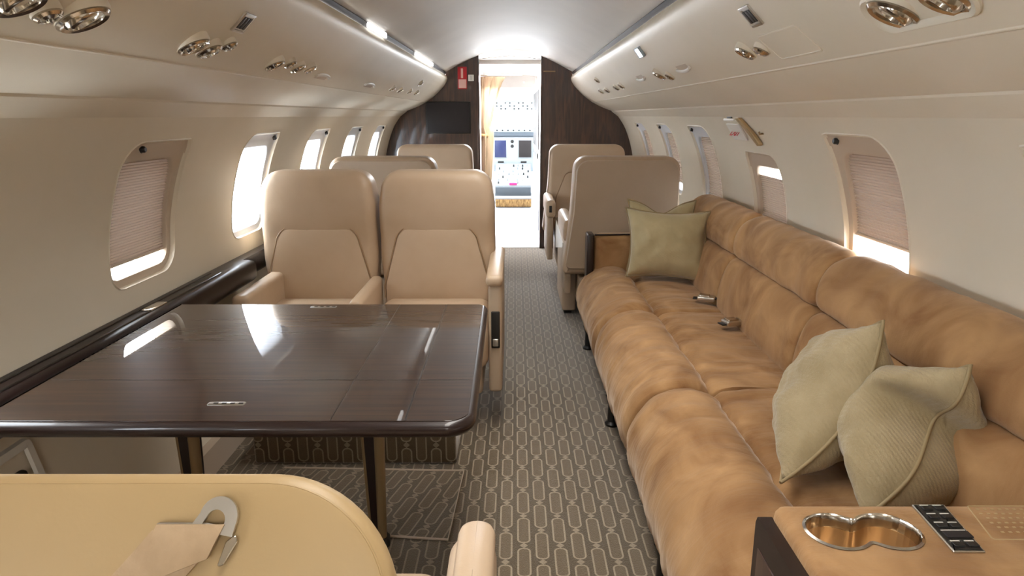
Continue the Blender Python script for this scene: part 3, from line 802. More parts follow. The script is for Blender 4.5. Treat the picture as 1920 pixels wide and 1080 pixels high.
def padded_cushion(b, x0, x1, y0, y1, z0, z1, r=.05, crown=.02):
    ol = densify(rpoly([(x0, y0), (x1, y0), (x1, y1), (x0, y1)], .06, 6), .04)
    t = z1 - z0; Ls = [(z0, r, .5), (z0, r, 0)]
    for k in range(6):
        a = k / 5 * PI / 2; Ls.append((z0 + r * (1 - math.cos(a)) * .9, r - r * math.sin(a), 0))
    for k in range(6):
        a = k / 5 * PI / 2; Ls.append((z1 - r + r * math.sin(a), r - r * math.cos(a), 0))
    for s in (.1, .25, .5, .75): Ls.append((z1 + crown * (1 - (1 - s) ** 2), r, s))
    slab(ol, Ls, XY, b)

# conference seat: faces the camera (local -Y is the front), origin at the floor under the backrest
def make_conference_seat(label, window_side, loc):
    t = thing('cabin_seat', label, 'seat', loc)
    w = .508
    ol = densify(rpoly([(-.240, .40), (.240, .40), (.259, .62), (.257, .86), (.235, 1.005), (-.235, 1.005), (-.257, .86), (-.259, .62)], [.02, .02, .3, .12, .085, .085, .12, .3], 8), .025)
    b = B(); slab(ol, puffy(.16, .045, .006, .004), XZ, b)
    for v in b.bm.verts:   # headrest wings swell forward, upper edge leans back a little
        if v.co.y < 0 and v.co.z > .7: v.co.y -= .018 * min(1, (v.co.z - .7) / .1) * max(0, min(1, (1.02 - v.co.z) / .1))
        v.co.y += .05 * max(0, v.co.z - .45)
    b.build('backrest', M['leather'], t)
    il = densify(rpoly([(-.236, .40), (.236, .40), (.238, .50), (.168, .758), (-.168, .758), (-.238, .50)], [.02, .02, .1, .07, .07, .1], 8), .02)
    # slight arch of the top edge
    il = [(u, v + (.012 * (1 - (u / .16) ** 2) if v > .72 and abs(u) < .16 else 0)) for u, v in il]
    b = B(); slab(il, [(-.105, .02, .8), (-.104, .02, .4), (-.101, .014, .1), (-.096, .006, 0), (-.088, .001, 0), (-.07, 0, 0), (-.04, .003, 0)], XZ, b)
    for v in b.bm.verts: v.co.y += .05 * max(0, v.co.z - .45) + .004
    b.build('back_cushion', M['leather'], t)
    b = B(); path = [p for p in il if p[1] > .44]; 
    i0 = max(range(len(il)), key=lambda i: math.dist(il[i], il[i - 1]))
    pts = [(u, -.090 + .05 * max(0, v - .45), v) for u, v in inset(il, -.001) if v > .43]
    # start of the seam at the right foot
    s0 = min(range(len(pts)), key=lambda i: (pts[i][2] > .46, -pts[i][0])); pts = pts[s0:] + pts[:s0]
    b.tube(pts, .0032, 6); b.build('seam_piping', M['piping'], t)
    b = B(); padded_cushion(b, -.245, .245, -.56, -.06, .26, .44); b.build('seat_cushion', M['leather'], t)
    b = B(); b.box(-.22, .22, -.50, .06, .14, .28, .02); b.build('seat_frame', M['shell'], t)
    ax = -1 if window_side else 1
    # armrest toward the middle gap belongs to the window seat, aisle side panel to the other
    if window_side:
        b = B(); b.box(.222, .276, -.50, -.04, .20, .535, .022, 4); b.build('armrest', M['leather'], t)
        b = B(); b.box(-.228, -.16, -.52, -.02, .20, .56, .02, 4); b.build('armrest', M['leather'], t)
    else:
        b = B(); b.box(.245, .298, -.52, .12, .16, .60, .016, 4); b.build('side_panel', M['shell'], t)
        b = B(); b.box(.236, .302, -.54, .10, .60, .645, .02, 4); b.build('armrest', M['leather'], t)
        b = B(); b.box(.256, .290, -.528, -.517, .35, .50, .004); h = b.build('recess', M['dark'], t)
        b = B(); b.box(.262, .284, -.535, -.525, .36, .39, .003); b.build('lever', M['steel'], h)
        b = B(); b.lathe([(.001, -.004), (.006, -.003), (.006, .004)], 12, mtx=Matrix.Translation((.252, -.03, .585)) @ Matrix.Rotation(PI / 2, 4, 'X')); b.build('button', M['dark'], t)
    return t
SA = make_conference_seat('aft-facing cream leather seat at the table, aisle one beside the walkway', False, (-.295, 3.08, 0))
SB = make_conference_seat('aft-facing cream leather seat at the table, window one beside the ledge', True, (-.825, 3.08, 0))
pl = thing('seat_plinth', 'carpeted low plinth under the pair of aft-facing table seats', 'plinth', (-.53, 2.62, 0))
b = B(); b.box(-.37, .37, -.35, .55, .0, .139, .012); b.build('box', M['carpet_v'], pl)

# club seat: local -Y is the front
def make_club(label, loc, rz, side_box):
    t = thing('club_seat', label, 'seat', loc, rz)
    ol = backrest_outline(.60, .72, .32, 1.015, .075)
    b = B(); slab(ol, puffy(.17, .035, .012, .003), XZ, b)
    for v in b.bm.verts: v.co.y += .06 * max(0, v.co.z - .45)
    b.build('backrest', M['leather'], t)
    il = densify(rpoly([(-.26, .42), (.26, .42), (.25, .60), (.17, .80), (-.17, .80), (-.25, .60)], [.03, .03, .1, .06, .06, .1], 8), .03)
    b = B(); slab(il, [(-.118, .02, .8), (-.117, .02, .4), (-.112, .01, .1), (-.104, .004, 0), (-.09, 0, 0), (-.06, 0, 0)], XZ, b)
    for v in b.bm.verts: v.co.y += .06 * max(0, v.co.z - .45) + .006
    b.build('back_cushion', M['leather'], t)
    b = B(); b.tube([(u, -.094 + .06 * max(0, v - .45), v) for u, v in inset(il, -.001)], .003, 6); b.build('seam_piping', M['piping'], t)
    # hard rear shell
    sl_ = backrest_outline(.575, .69, .36, .995, .07)
    b = B(); slab(sl_, [(.075, 0, 0), (.092, 0, 0), (.097, .004, 0), (.098, .02, .3), (.098, .02, .8)], XZ, b)
    for v in b.bm.verts: v.co.y += .06 * max(0, v.co.z - .45)
    b.build('rear_shell', M['shell'], t)
    b = B(); padded_cushion(b, -.27, .27, -.60, -.07, .28, .45); b.build('seat_cushion', M['leather'], t)
    b = B(); b.box(-.26, .26, -.52, .06, .10, .30, .03); b.build('base', M['shell'], t)
    b = B(); b.box(-.2, .2, -.40, .0, .002, .11, .01); b.build('pedestal', M['dark'], t)
    for s in (-1, 1):
        b = B(); b.box(s * .315 - .035, s * .315 + .035, -.58, -.0, .50, .635, .028, 4); b.build('armrest', M['leather'], t)
        b = B(); b.box(s * .318 - .022, s * .318 + .022, -.55, -.02, .18, .51, .012); b.build('side_panel', M['shell'], t)
    b = B(); b.box(side_box * .318 - .010, side_box * .318 + .010, -.588, -.578, .545, .595, .002); b.build('control_pad', M['dark'], t)
    return t
CS = make_club('wide cream club seat right behind the sofa, seen from its plain back', (.695, 4.04, 0), PI, 1)
make_club('far cream club seat against the right bulkhead, facing the camera', (.635, 5.62, 0), 0, -1)
make_club('cream club seat whose back top shows above the two table seats', (-.70, 4.02, 0), PI, 1)
make_club('far cream club seat in front of the television bulkhead', (-.595, 5.62, 0), 0, -1)
# console panel beside the right club seat
bpy.context.view_layer.update()
b = B(); b.box(.355, .44, 4.20, 4.75, .03, .46, .012); o = b.build('side_console', M['shell'], CS); o.matrix_parent_inverse = CS.matrix_world.inverted()
b = B(); b.loft([[(x, 4.21, .44), (x, 4.95, .30), (x, 4.95, .50), (x, 4.21, .47)] for x in (.350, .357)]); o2 = b.build('top_strip', M['white'], o)
b = B(); b.box(.37, .42, 4.25, 4.7, .001, .035, .004); b.build('console_foot', M['dark'], o)

# near seat, forward facing, seen from behind and above
ns = thing('cabin_seat', 'cream leather seat in the lower left foreground with a belt lying over it', 'seat', (-.301, .50, 0))
tilt = Matrix.Translation((0, -.014, .967)) @ Matrix.Rotation(math.radians(-31), 4, 'X')
def nrel(u, v, d): return (u, d, v)
ol = densify(rpoly([(-.27, -.58), (.27, -.58), (.277, -.2), (.262, 0), (-.262, 0), (-.277, -.2)], [.03, .03, .3, .13, .13, .3], 14), .02)
b = B(); slab(ol, [(.03, .05, .75), (.03, .05, .4)] + [(.0 + .03 - .03 * math.cos(a) + 0, .03 - .03 * math.sin(a), 0) for a in (0, .3, .6, .9, 1.2, 1.57)], nrel, b)
b.bm.clear()
Ls = [(-.016, .04, .8), (-.015, .04, .4), (-.013, .030, .1), (-.011, .012, 0), (-.010, .0085, 0), (-.0085, .0075, 0), (-.0075, .006, 0), (-.005, .003, 0), (.0, .001, 0), (.010, .0005, 0), (.03, .006, 0), (.09, .03, 0), (.115, .04, 0), (.13, .055, 0), (.138, .07, 0), (.142, .07, .4), (.142, .07, .8)]
slab(ol, Ls, nrel, b, mtx=tilt); b.build('backrest', M['leather_y'], ns)
b = B(); pp = [nrel(u, v, -.0088) for u, v in inset(ol, .0078)]; b.tube([Vector(p) for p in pp] + [Vector(pp[0])], .0010, 6, mtx=tilt); b.build('seam_piping', M['leather_y'], ns)
b = B(); padded_cushion(b, -.25, .243, .06, .60, .30, .44, crown=.012); b.build('seat_cushion', M['leather'], ns)
b = B(); b.box(-.23, .23, -.2, .54, .12, .31, .02); b.build('seat_frame', M['shell'], ns)
b = B(); b.box(.253, .327, .02, .462, .20, .60, .03, 4); b.build('side_panel', M['leather'], ns)
b = B(); slab(densify(rpoly([(.267, -.02), (.325, -.02), (.325, .468), (.267, .468)], [.02, .02, .028, .028], 8), .03), [(.575, .004, 0), (.59, 0, 0), (.605, 0, 0), (.614, .004, 0), (.619, .012, 0), (.621, .02, .5)], XY, b); b.build('armrest', M['leather'], ns)
b = B(); b.box(-.2, .2, -.1, .45, .002, .13, .01); b.build('pedestal', M['carpet_v'], ns)

# belt lying on the near backrest (plane coordinates: u across, v down the face)
bt = thing('seat_belt', 'beige lap belt with a hooked metal tongue lying on the near seat back', 'seat belt', (-.301, .50, 0))
def bp(u, v, d): return tilt @ Vector((u + .301, -.012 - d, -v))
def plate(o, d0, d1, m, name, par, bev=.0006):
    b = B(); b.loft([[bp(u, v, d0) for u, v in o], [bp(u, v, d1 - bev) for u, v in o], [bp(u, v, d1) for u, v in inset(o, bev)]]); return b.build(name, m, par)
b = B(); rows = []
for i in range(14):
    t = i / 13; cx = -.190 - .055 * t - .030 * t * t; cv = .042 + .085 * t; ax = Vector((1, .12 * t)).normalized()
    h = .0265; d = .004 + .0015 * math.sin(t * 9) + .004 * max(0, .25 - t)
    rows.append([tuple(bp(cx + ax.x * h * s, cv + ax.y * h * s, d + .001 * math.cos(s * 1.5)) ) for s in (-1, -.95, -.5, 0, .5, .95, 1)] + [tuple(bp(cx + ax.x * h * s, cv + ax.y * h * s, d - .0025)) for s in (1, 0, -1)])
b.loft(rows); b.build('webbing', M['strap'], bt)
b = B(); rows = []
for i in range(6):
    t = i / 5; cx = -.187 - .010 * t; cv = .0375 + .034 * t; h = .0255; d = .0075 + .001 * math.sin(t * 3)
    rows.append([tuple(bp(cx + h * s, cv - .01 * s * t, d + .0008 * math.cos(s * 1.5))) for s in (-1, -.9, 0, .9, 1)] + [tuple(bp(cx + h * s, cv - .01 * s * t, d - .002)) for s in (1, 0, -1)])
b.loft(rows); b.build('folded_end', M['strap'], bt)
# tongue plate: C shaped hook built from an outer outline and an inner hole
def arcpts(cx, cv, r, a0, a1, n, sx=1): return [(cx + r * sx * math.cos(a0 + (a1 - a0) * i / n), cv + r * math.sin(a0 + (a1 - a0) * i / n)) for i in range(n + 1)]
hx, hv = -.167, .0325
outer = [(hx - .020, hv + .006)] + arcpts(hx, hv, .0150, -PI * .93, PI * .12, 20, .95); inner = [(hx - .014, hv + .0085)] + arcpts(hx - .002, hv + .002, .0075, -PI * .9, PI * .12, 20, .95)
outer.append((hx + .0115, hv + .014)); inner.append((hx + .001, hv + .012))
b = B(); b.loft([[bp(*o_, .004), bp(*o_, .0068), bp(*i_, .0068), bp(*i_, .004)] for o_, i_ in zip(outer, inner)]); tg = b.build('tongue', M['steel'], bt)
b = B(); o_ = rpoly([(-.213, .036), (-.176, .0365), (-.158, .040), (-.159, .046), (-.180, .043), (-.213, .043)], .002, 3); b.bm.clear()
plate(o_, .002, .0062, M['steel'], 'slot_bar', bt)
plate(rpoly([(-.160, .050), (-.153, .044), (-.1515, .050), (-.160, .066), (-.165, .068)], .002, 3), .002, .0058, M['chrome'], 'side_clip', bt)

# ---------------------------------------------------------------- conference table
KT = 1.111; TBX = .055 - .555 * KT; TBY = 1.55 * KT
tb = thing('conference_table', 'glossy dark wooden table with folding leaves between the left seats', 'table', (TBX, TBY, -.06)); tb.scale = (KT, KT, 1)
def tz(u, v, d): return (u + .5, v - 1.55, d)
ol = densify(rpoly([(-.943, 1.135), (-.018, 1.135), (-.026, 1.957), (-.943, 1.957)], [.01, .055, .03, .01], 10), .04)
b = B(); slab(ol, [(.664, .016, .3), (.664, .016, 0), (.667, .008, 0), (.674, .002, 0), (.682, 0, 0), (.690, .002, 0), (.696, .006, 0), (.6985, .012, 0), (.6985, .013, .02)], tz, b); b.build('rim', M['edge'], tb)
ol2 = inset(ol, .014)
b = B(); slab(ol2, [(.69, 0, 0), (.6996, 0, 0), (.700, .0006, 0)], tz, b); b.build('tabletop', M['table'], tb, smooth=False)
for x, w, nm in ((-.147, .0022, 'leaf_joint'), (-.284, .0010, 'inlay_line')):
    b = B(); b.box(x + .5 - w, x + .5 + w, -.400, .390, .6995, .7004); b.build(nm, M['inlay'], tb, smooth=False)
b = B(); b.box(-.425, .455, 1.349 - 1.55 - .0012, 1.349 - 1.55 + .0012, .6995, .7004); b.build('inlay_line', M['inlay'], tb, smooth=False)
for y, w in ((1.225, .036), (1.915, .038)):
    b = B(); slab(rpoly([(-.503 - w, y - .008), (-.503 + w, y - .008), (-.503 + w, y + .008), (-.503 - w, y + .008)], .004, 4), [(.6995, 0, 0), (.7008, 0, 0), (.7012, .0006, 0)], tz, b); pz = b.build('latch', M['steel'], tb)
    for q in range(4):
        b = B(); xx = -.503 - w * .7 + q * w * .45; b.box(xx + .5, xx + .5 + w * .25, y - 1.55 - .003, y - 1.55 + .003, .7008, .7018, .0004); b.build('latch_slot', M['dark'], pz)
b = B(); b.box(-.38, .30, -.28, .28, .628, .664, .01); b.build('underframe', M['edge'], tb)
def leg(x, y, foot):
    x = (x - TBX) / KT; y = (y - TBY) / KT
    b = B(); b.loft([[(x + sx * w, y + sy * .016, z) for sx, sy in ((-1, -1), (1, -1), (1, 1), (-1, 1))] for z, w in ((.09, .014), (.38, .022), (.64, .028))]); l = b.build('leg', M['edge'], tb, smooth=False)
    b = B(); b.tube([(x - .032, y - .010, .64), (x - .018, y - .010, .09)], .0055, 8); b.build('edge_tube', M['brass'], l)
    b = B(); b.tube([(x + .020, y - .014, .64), (x + .012, y - .014, .09)], [.016, .012], 12); b.build('edge_tube', M['brass'], l)
    b = B(); slab(rpoly([(x - .018, y - .03), (x + .034, y - .03), (x + .026, y + .02), (x - .010, y + .02)], .015, 5), [(.061, 0, 0), (.078, 0, 0), (.088, .008, 0)], XY, b); b.build('foot', M['black'], l)
leg(-.352, 1.80, True); leg(-.882, 1.80, True)

# carpeted floor panel with a raised border under the table
fh = thing('floor_hatch', 'carpeted floor hatch with a pale border under the table', 'floor hatch', (-.38, 2.0, 0))
q = [(-.129 + .38, .214), (-.147 + .38, -.197), (-.40, -.13), (-.40, .236)]
b = B(); slab(q, [(.0005, 0, 0), (.004, 0, 0)], XY, b); b.build('panel', M['carpet_r'], fh, smooth=False)
b = B(); b.tube([(x, y, .005) for x, y in (q[3], q[0], q[1], q[2])], .004, 6); b.build('border', M['bezel'], fh)

# ---------------------------------------------------------------- sofa
sf = thing('sofa', 'long tan suede three-place sofa along the right wall', 'sofa', (.75, 2.4, 0))
SO = Vector(sf.location)
def fbm(x, y, z, s): return noise.noise(Vector((x * s, y * s, z * s)))
def module(name, prof, ya, yb, par, endr=.05, wr=.006, n=44, fs=9, seedz=0, roll=.05, cant=0):
    """extrude a closed profile (x,z) along y with rounded, slightly drawn-in ends and soft wrinkles"""
    cx = sum(p[0] for p in prof) / len(prof); cz = sum(p[1] for p in prof) / len(prof)
    b = B(); rings = []
    for i in range(n + 1):
        t = i / n
        e = .5 - .5 * math.cos(t * PI); y = ya + (yb - ya) * (t * .5 + e * .5)
        dd = min(y - ya, yb - y); k = 1 - roll * (1 - min(1, dd / endr)) ** 2.2
        belly = 1 + .012 * math.sin(PI * t)
        r = []
        for (x, z) in prof:
            X = cx + (x - cx) * k * belly; Z = cz + (z - cz) * k * belly
            w = fbm(X * .8, y * 2.3, Z * .8 + seedz, fs) * wr + fbm(X, y * 3, Z + seedz, fs * 3) * wr * .35
            nx, nz_ = x - cx, z - cz; l = math.hypot(nx, nz_) + 1e-6
            r.append((X + nx / l * w - SO.x, y + cant * (X - cx) - SO.y, Z + nz_ / l * w))
        rings.append(r)
    b.loft(rings); return b.build(name, M['suede_back' if 'back' in name else 'suede'], par, ang=75)
bol = catmull([(.63, .44), (.58, .452), (.52, .445), (.455, .41), (.41, .35), (.392, .28), (.41, .20), (.45, .15), (.52, .135), (.66, .14), (.668, .30), (.662, .40), (.63, .44)], 4)[:-1]
seat = catmull([(.95, .43), (.80, .437), (.70, .432), (.664, .415), (.655, .38), (.66, .30), (.80, .28), (.98, .28), (1.0, .36), (.95, .43)], 4)[:-1]
low = catmull([(1.0, .655), (.975, .64), (.955, .60), (.938, .54), (.928, .47), (.935, .42), (.98, .36), (1.06, .36), (1.07, .50), (1.06, .64), (1.0, .655)], 4)[:-1]
upp = catmull([(1.01, .652), (.985, .67), (.980, .71), (.992, .76), (1.025, .808), (1.075, .832), (1.122, .824), (1.14, .77), (1.14, .68), (1.10, .645), (1.01, .652)], 4)[:-1]
SY = [3.68, 2.795, 1.945, 1.02]; BY = [3.72, 2.885, 2.055, 1.02]
for i in range(3):
    module('front_bolster', bol, SY[i + 1] + .002, SY[i] - .002, sf, .055, .009, seedz=i * 3.1, roll=.15)
    module('seat_cushion', seat, SY[i + 1] + .004, SY[i] - .004, sf, .04, .010, fs=10, seedz=i * 5.7 + 2, roll=.05)
    module('lower_back_cushion', low, BY[i + 1] + .002, BY[i] - .002, sf, .05, .004, fs=6, seedz=i * 2.3 + 9, roll=.16)
    module('upper_back_cushion', upp, BY[i + 1] + .002, BY[i] - .002, sf, .06, .005, fs=6, seedz=i * 4.1 + 5, roll=.17)
b = B(); b.box(.46 - .75, 1.02 - .75, 1.05 - 2.4, 3.68 - 2.4, .05, .27, .01); b.build('base', M['dark'], sf)
for y in (1.6, 2.6, 3.55):
    b = B(); b.lathe([(.001, .001), (.028, .001), (.03, .01), (.02, .02), (.018, .09), (.03, .13)], 16, mtx=Matrix.Translation((.455 - .75, y - 2.4, 0))); b.build('foot', M['black'], sf)
# near armrest with cup holders
AX, AY, AZ = .478, .80, .62
arm = B()
lob = []
c1, c2, rr = (.549, .930), (.629, .923), .0475
n = 48
def cup_outline(r, waist):
    o = []
    cxm = (c1[0] + c2[0]) / 2; cym = (c1[1] + c2[1]) / 2; h = (c2[0] - c1[0]) / 2
    for i in range(n):
        a = 2 * PI * i / n; dx, dy = math.cos(a), math.sin(a); best = 0
        for sx in (-1, 1):      # ray from the middle to the farther of the two circles
            cx_ = sx * h; bq = dx * cx_; cq = cx_ * cx_ - r * r; disc = bq * bq - cq
            if disc >= 0: best = max(best, bq + math.sqrt(disc))
        best = max(best, waist)
        o.append((cxm + dx * best, cym + dy * best - (dx * best) / h * .0035 * 0))
    return o
def smooth_o(o, k=2):
    for _ in range(k): o = [((o[i - 1][0] + 2 * o[i][0] + o[(i + 1) % len(o)][0]) / 4, (o[i - 1][1] + 2 * o[i][1] + o[(i + 1) % len(o)][1]) / 4) for i in range(len(o))]
    return o
cu = smooth_o(cup_outline(rr, .024))
cc = (.589, .9265)
rect = rpoly([(AX, AY), (1.12, AY), (1.12, 1.008), (AX, 1.008)], [.02, .01, .01, .02], 5)
rect = [ray_to(densify(rect, .01), cc, 2 * PI * i / n) for i in range(n)]
def ax_(o, z): return [(x - SO.x, y - SO.y, z) for x, y in o]
near = None
# insert extra rays at the rectangle corners for a crisp outline
N2 = 240
rect = densify(rpoly([(AX, AY), (1.12, AY), (1.12, 1.008), (AX, 1.008)], [.02, .01, .01, .02], 5), .01)
cud = densify(cu, .002)
angs = sorted(set([round(math.atan2(p[1] - cc[1], p[0] - cc[0]), 5) for p in rect]))
R_ = [ray_to(rect, cc, a) for a in angs]; C_ = [ray_to(cud, cc, a) for a in angs]
b = B()
b.loft([ax_(inset(R_, 0), .50), ax_(R_, .60), ax_(inset(R_, .0015), .609), ax_(inset(R_, .006), .616), ax_(inset(R_, .013), .620), ax_([(c[0] + (r[0] - c[0]) * .35, c[1] + (r[1] - c[1]) * .35) for r, c in zip(R_, C_)], .6205), ax_(C_, .620), ax_(C_, .612)], cap=False)
ar = b.build('armrest', M['suede'], sf)
b = B(); b.loft([ax_(inset(C_, -.003), .6215), ax_(inset(C_, .001), .6235), ax_(inset(C_, .003), .620), ax_(inset(C_, .003), .60)], cap=False); b.build('cup_holder_rim', M['chrome'], ar)
b = B(); b.loft([ax_(inset(C_, .003), .60), ax_(inset(C_, .004), .565), ax_(inset(C_, .008), .556), ax_([(c[0] + (cc[0] - c[0]) * .5, c[1] + (cc[1] - c[1]) * .5) for c in C_], .555), ax_([(c[0] + (cc[0] - c[0]) * .95, c[1] + (cc[1] - c[1]) * .95) for c in C_], .555)], cap=False); b.build('cup_holder_well', M['gold_cup'], ar)
b = B(); b.box(AX - .75, 1.12 - .75, AY - 2.4, 1.006 - 2.4, .05, .50, .006); b.build('armrest_body', M['wood'], sf)
b = B(); 
sp = [(AY + .0, .02), (1.006, .02), (1.006, .585), (1.0, .598), (AY, .598)]
b.loft([[(x - .75, y - 2.4, z) for y, z in sp] for x in (.455, .479)]); ep = b.build('end_panel', M['edge'], sf, smooth=False)
b = B(); b.box(.4535 - .75, .456 - .75, AY + .01 - 2.4, .985 - 2.4, .04, .55, .001); b.build('end_panel_inset', M['wood'], ep)
# control unit
cp = B(); qd = [(.690, .872), (.742, .872), (.758, .996), (.700, .996)]
qd = [(.695, .872), (.742, .872), (.757, .997), (.704, .997)]
slab(rpoly(qd, .002, 3), [(.618, 0, 0), (.6225, 0, 0), (.6235, .001, 0)], lambda u, v, d: (u - .75, v - 2.4, d), cp); ctl = cp.build('control_unit', M['steel'], ar)
cp = B(); slab(inset(rpoly(qd, .002, 3), .003), [(.6230, 0, 0), (.6240, 0, 0)], lambda u, v, d: (u - .75, v - 2.4, d), cp); face = cp.build('control_face', M['black'], ctl)
for r, y in enumerate((.985, .961, .937, .912, .889)):
    sh = (y - .872) / .125 * .012
    if r == 3:
        b = B(); b.box(.703 + sh - .75, .742 + sh - .75, y - 2.4 - .008, y - 2.4 + .008, .6235, .6258, .001); b.build('display', M['screen'], ctl)
        b = B(); b.box(.703 + sh - .75, .740 + sh - .75, y + .0105 - 2.4, y + .0125 - 2.4, .6238, .6246); b.build('marking', M['white'], ctl, smooth=False); continue
    for c in range(2):
        x = .702 + sh + c * .021
        b = B(); b.box(x - .75, x + .016 - .75, y - 2.4 - .007, y - 2.4 + .004, .6235, .6262, .0015); bb_ = b.build('button', M['black'], ctl)
        b = B(); b.box(x + .001 - .75, x + .015 - .75, y - 2.4 + .0062, y - 2.4 + .0086, .6238, .6246); b.build('marking', M['white'], ctl, smooth=False)
# perforated pad with stitched border
b = B(); bord = rpoly([(.775, .905), (1.08, .905), (1.08, .996), (.795, .996)], .004, 3)
b.tube([(x - .75, y - 2.4, .6205) for x, y in bord + bord[:1]], .0012, 6); pad = b.build('pad_border', M['leather_y'], ar)
b = B()
for r in range(6):
    for c in range(22):
        x = .800 + c * .0118 + (r % 2) * .003; y = .922 + r * .0125
        b.box(x - .75, x + .005 - .75, y - 2.4, y + .0035 - 2.4, .6203, .6212)
dots = b.build('perforation', M['leather_y'], ar, smooth=False)
dots['kind'] = 'stuff'
# far armrest
b = B(); padded_cushion(b, .475 - .75, 1.05 - .75, 3.60 - 2.4, 3.72 - 2.4, .20, .62, r=.03, crown=.004); b.build('armrest', M['suede'], sf)
b = B(); b.box(.440 - .75, .478 - .75, 3.60 - 2.4, 3.71 - 2.4, .10, .625, .008); b.build('end_panel', M['edge'], sf)
b = B(); b.tube([(.48 - .75, 3.61 - 2.4, .622), (.66 - .75, 3.612 - 2.4, .624), (.75 - .75, 3.61 - 2.4, .622)], .005, 6); b.build('edge_piping', M['edge'], sf)

# belt buckles lying in the sofa crease
def buckle(label, x, y, rz):
    t = thing('seat_belt', label, 'seat belt', (x, y, .452), rz, 'lap belts on the sofa'); t.scale = (1.25, 1.25, 1.25)
    b = B(); b.box(-.03, .03, -.02, .02, 0, .016, .004); b.build('buckle', M['steel'], t)
    b = B(); b.box(-.024, .012, -.015, .015, .015, .021, .002); b.build('flap', M['chrome'], t)
    b = B(); b.box(-.045, -.028, -.014, .014, .004, .008, .001); b.build('tongue', M['black'], t)
    b = B(); rows = []
    for i in range(10):
        s = i / 9; rows.append([(.025 + .13 * s, yy, .006 + .02 * math.sin(s * PI) - .006 * s + zz) for yy, zz in ((-.016, 0), (.016, 0), (.016, .003), (-.016, .003))])
    b.loft(rows); b.build('webbing', M['dark'], t)
    return t
buckle('metal belt buckle on the sofa beside the far cushion', .895, 2.90, -.35)
buckle('metal belt buckle on the middle sofa seat, nearer the camera than its twin', .900, 2.54, .30)

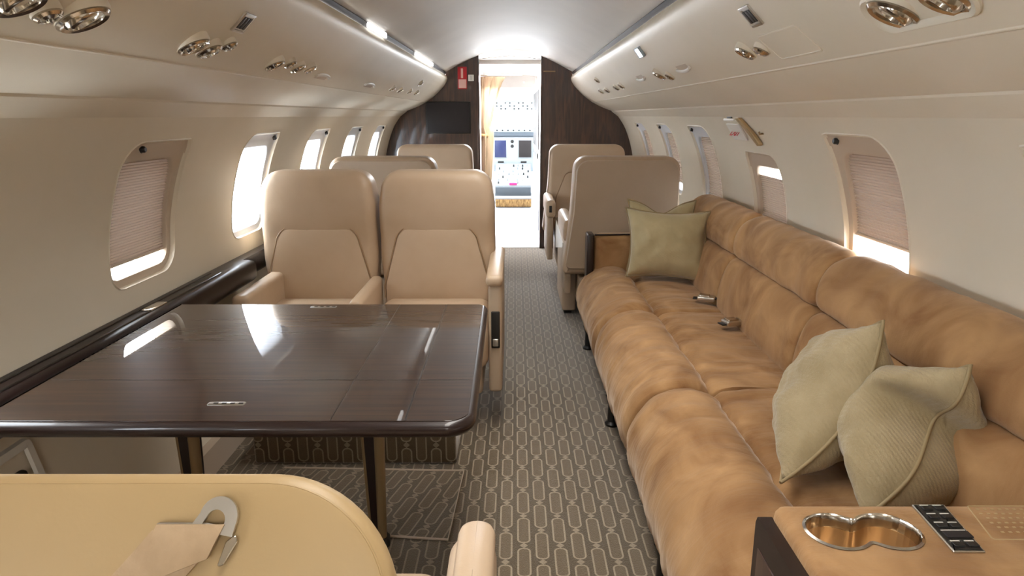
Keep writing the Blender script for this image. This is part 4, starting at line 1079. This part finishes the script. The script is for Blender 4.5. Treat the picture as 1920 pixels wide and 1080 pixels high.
# ---------------------------------------------------------------- throw cushions
def pillow(label, p_bl, p_br, upv, size_v, thick, m, chop=0, seed=0, pipe=None, group=None, sag=.0, bow=.0, dent=.0, pinch=.07):
    """p_bl, p_br: the lower edge; upv: direction of the upright edge"""
    A = Vector(p_bl); Bv = Vector(p_br); ux = (Bv - A); su = ux.length; ux.normalize()
    up = Vector(upv).normalized(); shear = up.dot(ux) / math.sqrt(1 - up.dot(ux) ** 2); up = (up - up.dot(ux) * ux).normalized(); nn = ux.cross(up)
    t = thing('throw_cushion', label, 'cushion', tuple((A + Bv) / 2), group=group)
    mw = Matrix.Identity(4)
    for r in range(3): mw[r][0] = ux[r]; mw[r][1] = nn[r]; mw[r][2] = up[r]
    mw.translation = (A + Bv) / 2; t.matrix_world = mw
    n = 30; bm = bmesh.new(); G = {}
    def edge(u, v):
        x = u * su / 2 * (1 - pinch * (1 - v * v)); z = size_v / 2 + v * size_v / 2 * (1 - pinch * (1 - u * u))
        if chop and v > 0: z -= chop * max(0, v) ** 2 * math.exp(-(u / .42) ** 2)
        z -= sag * ((u + 1) / 2) * max(0, (v + 1) / 2)
        x += dent * math.exp(-((v - .15) / .3) ** 2) * ((1 - u) / 2) ** 3
        return x + z * shear, z
    bw = lambda v: bow * (1 - v * v)
    for s in (-1, 1):
        for i in range(n + 1):
            for j in range(n + 1):
                u = -1 + 2 * i / n; v = -1 + 2 * j / n
                x, z = edge(u, v)
                h = ((1 - abs(u) ** 2.4) * (1 - abs(v) ** 2.4)); h = max(h, 0) ** .62 * thick / 2
                if chop: h *= 1 + .35 * math.exp(-(u / .5) ** 2) * max(0, v) - .5 * math.exp(-(u / .16) ** 2) * max(0, v)
                crease = noise.noise(Vector((x * 16 + seed, z * 16, s * 3.0))) * .012 + noise.noise(Vector((x * 42, z * 42 + seed, s))) * .004
                k = min(1, h / (thick * .25)); h += crease * k
                # gathers running in from the corners and edges
                h += .004 * math.sin(26 * u + seed) * max(0, abs(v) - .55) * (1 - abs(v)) * 4 * k + .004 * math.sin(26 * v + seed) * max(0, abs(u) - .55) * (1 - abs(u)) * 4 * k
                if i in (0, n) or j in (0, n):
                    if s == 1: G[(s, i, j)] = G[(-1, i, j)]; continue
                    h = 0
                G[(s, i, j)] = bm.verts.new((x, s * h + bw(v), z))
    for s in (-1, 1):
        for i in range(n):
            for j in range(n):
                f = [G[(s, i, j)], G[(s, i + 1, j)], G[(s, i + 1, j + 1)], G[(s, i, j + 1)]]
                if s == -1: f = f[::-1]
                try: bm.faces.new(f)
                except ValueError: pass
    bmesh.ops.recalc_face_normals(bm, faces=bm.faces)
    me = bpy.data.meshes.new('cover'); bm.to_mesh(me); bm.free(); me.shade_smooth(); link('cover', me, m, t)
    path = []
    for i in range(n): path.append((-1 + 2 * i / n, -1))
    for i in range(n): path.append((1, -1 + 2 * i / n))
    for i in range(n): path.append((1 - 2 * i / n, 1))
    for i in range(n): path.append((-1, 1 - 2 * i / n))
    path.append((-1, -1))
    pts = [(edge(u, v)[0], bw(v), edge(u, v)[1]) for u, v in path]
    b = B(); b.tube(pts, .0042, 6); b.build('welt', pipe or m, t, ang=80)
    return t
M['pipe'] = mat('cushion_welt', lin(146, 128, 94), .7)
FAR_P = [((.60, 3.36, .455), (.985, 3.30, .44)), ((.64, 3.46, .46), (.98, 3.42, .46))]
pillow('pale sage satin cushion at the far end of the sofa, front one', (.615, 3.36, .452), (1.0, 3.20, .452), (0, .28, 1), .35, .18, M['pil2'], seed=3, pinch=.13, pipe=M['pipe'])
pillow('pale sage satin cushion at the far end of the sofa, mostly hidden behind another', (.64, 3.50, .455), (.98, 3.44, .455), (0, .15, 1), .37, .12, M['pil2'], seed=8, pinch=.13, chop=.05, pipe=M['pipe'])
def near_pillow(label, A, C, d, w, **kw):
    A = Vector(A); C = Vector(C); d = Vector(d).normalized()
    pillow(label, A, A + d * w, C - A, (C - A).length * math.sqrt(1 - (C - A).normalized().dot(d) ** 2), kw.pop('thick'), M['pil'], pipe=M['pipe'], **kw)
near_pillow('sage cushion leaning on the sofa back, left one of the near two', (.63, 1.33, .470), (.86, 1.43, .805), (.36, .93, 0), .40, thick=.24, seed=1, bow=.05, sag=.17)
near_pillow('sage cushion leaning behind the near armrest, right one of the near two', (.73, 1.18, .475), (.93, 1.235, .775), (.42, .9, 0), .36, thick=.29, seed=5, bow=.035, dent=.10, sag=.16)
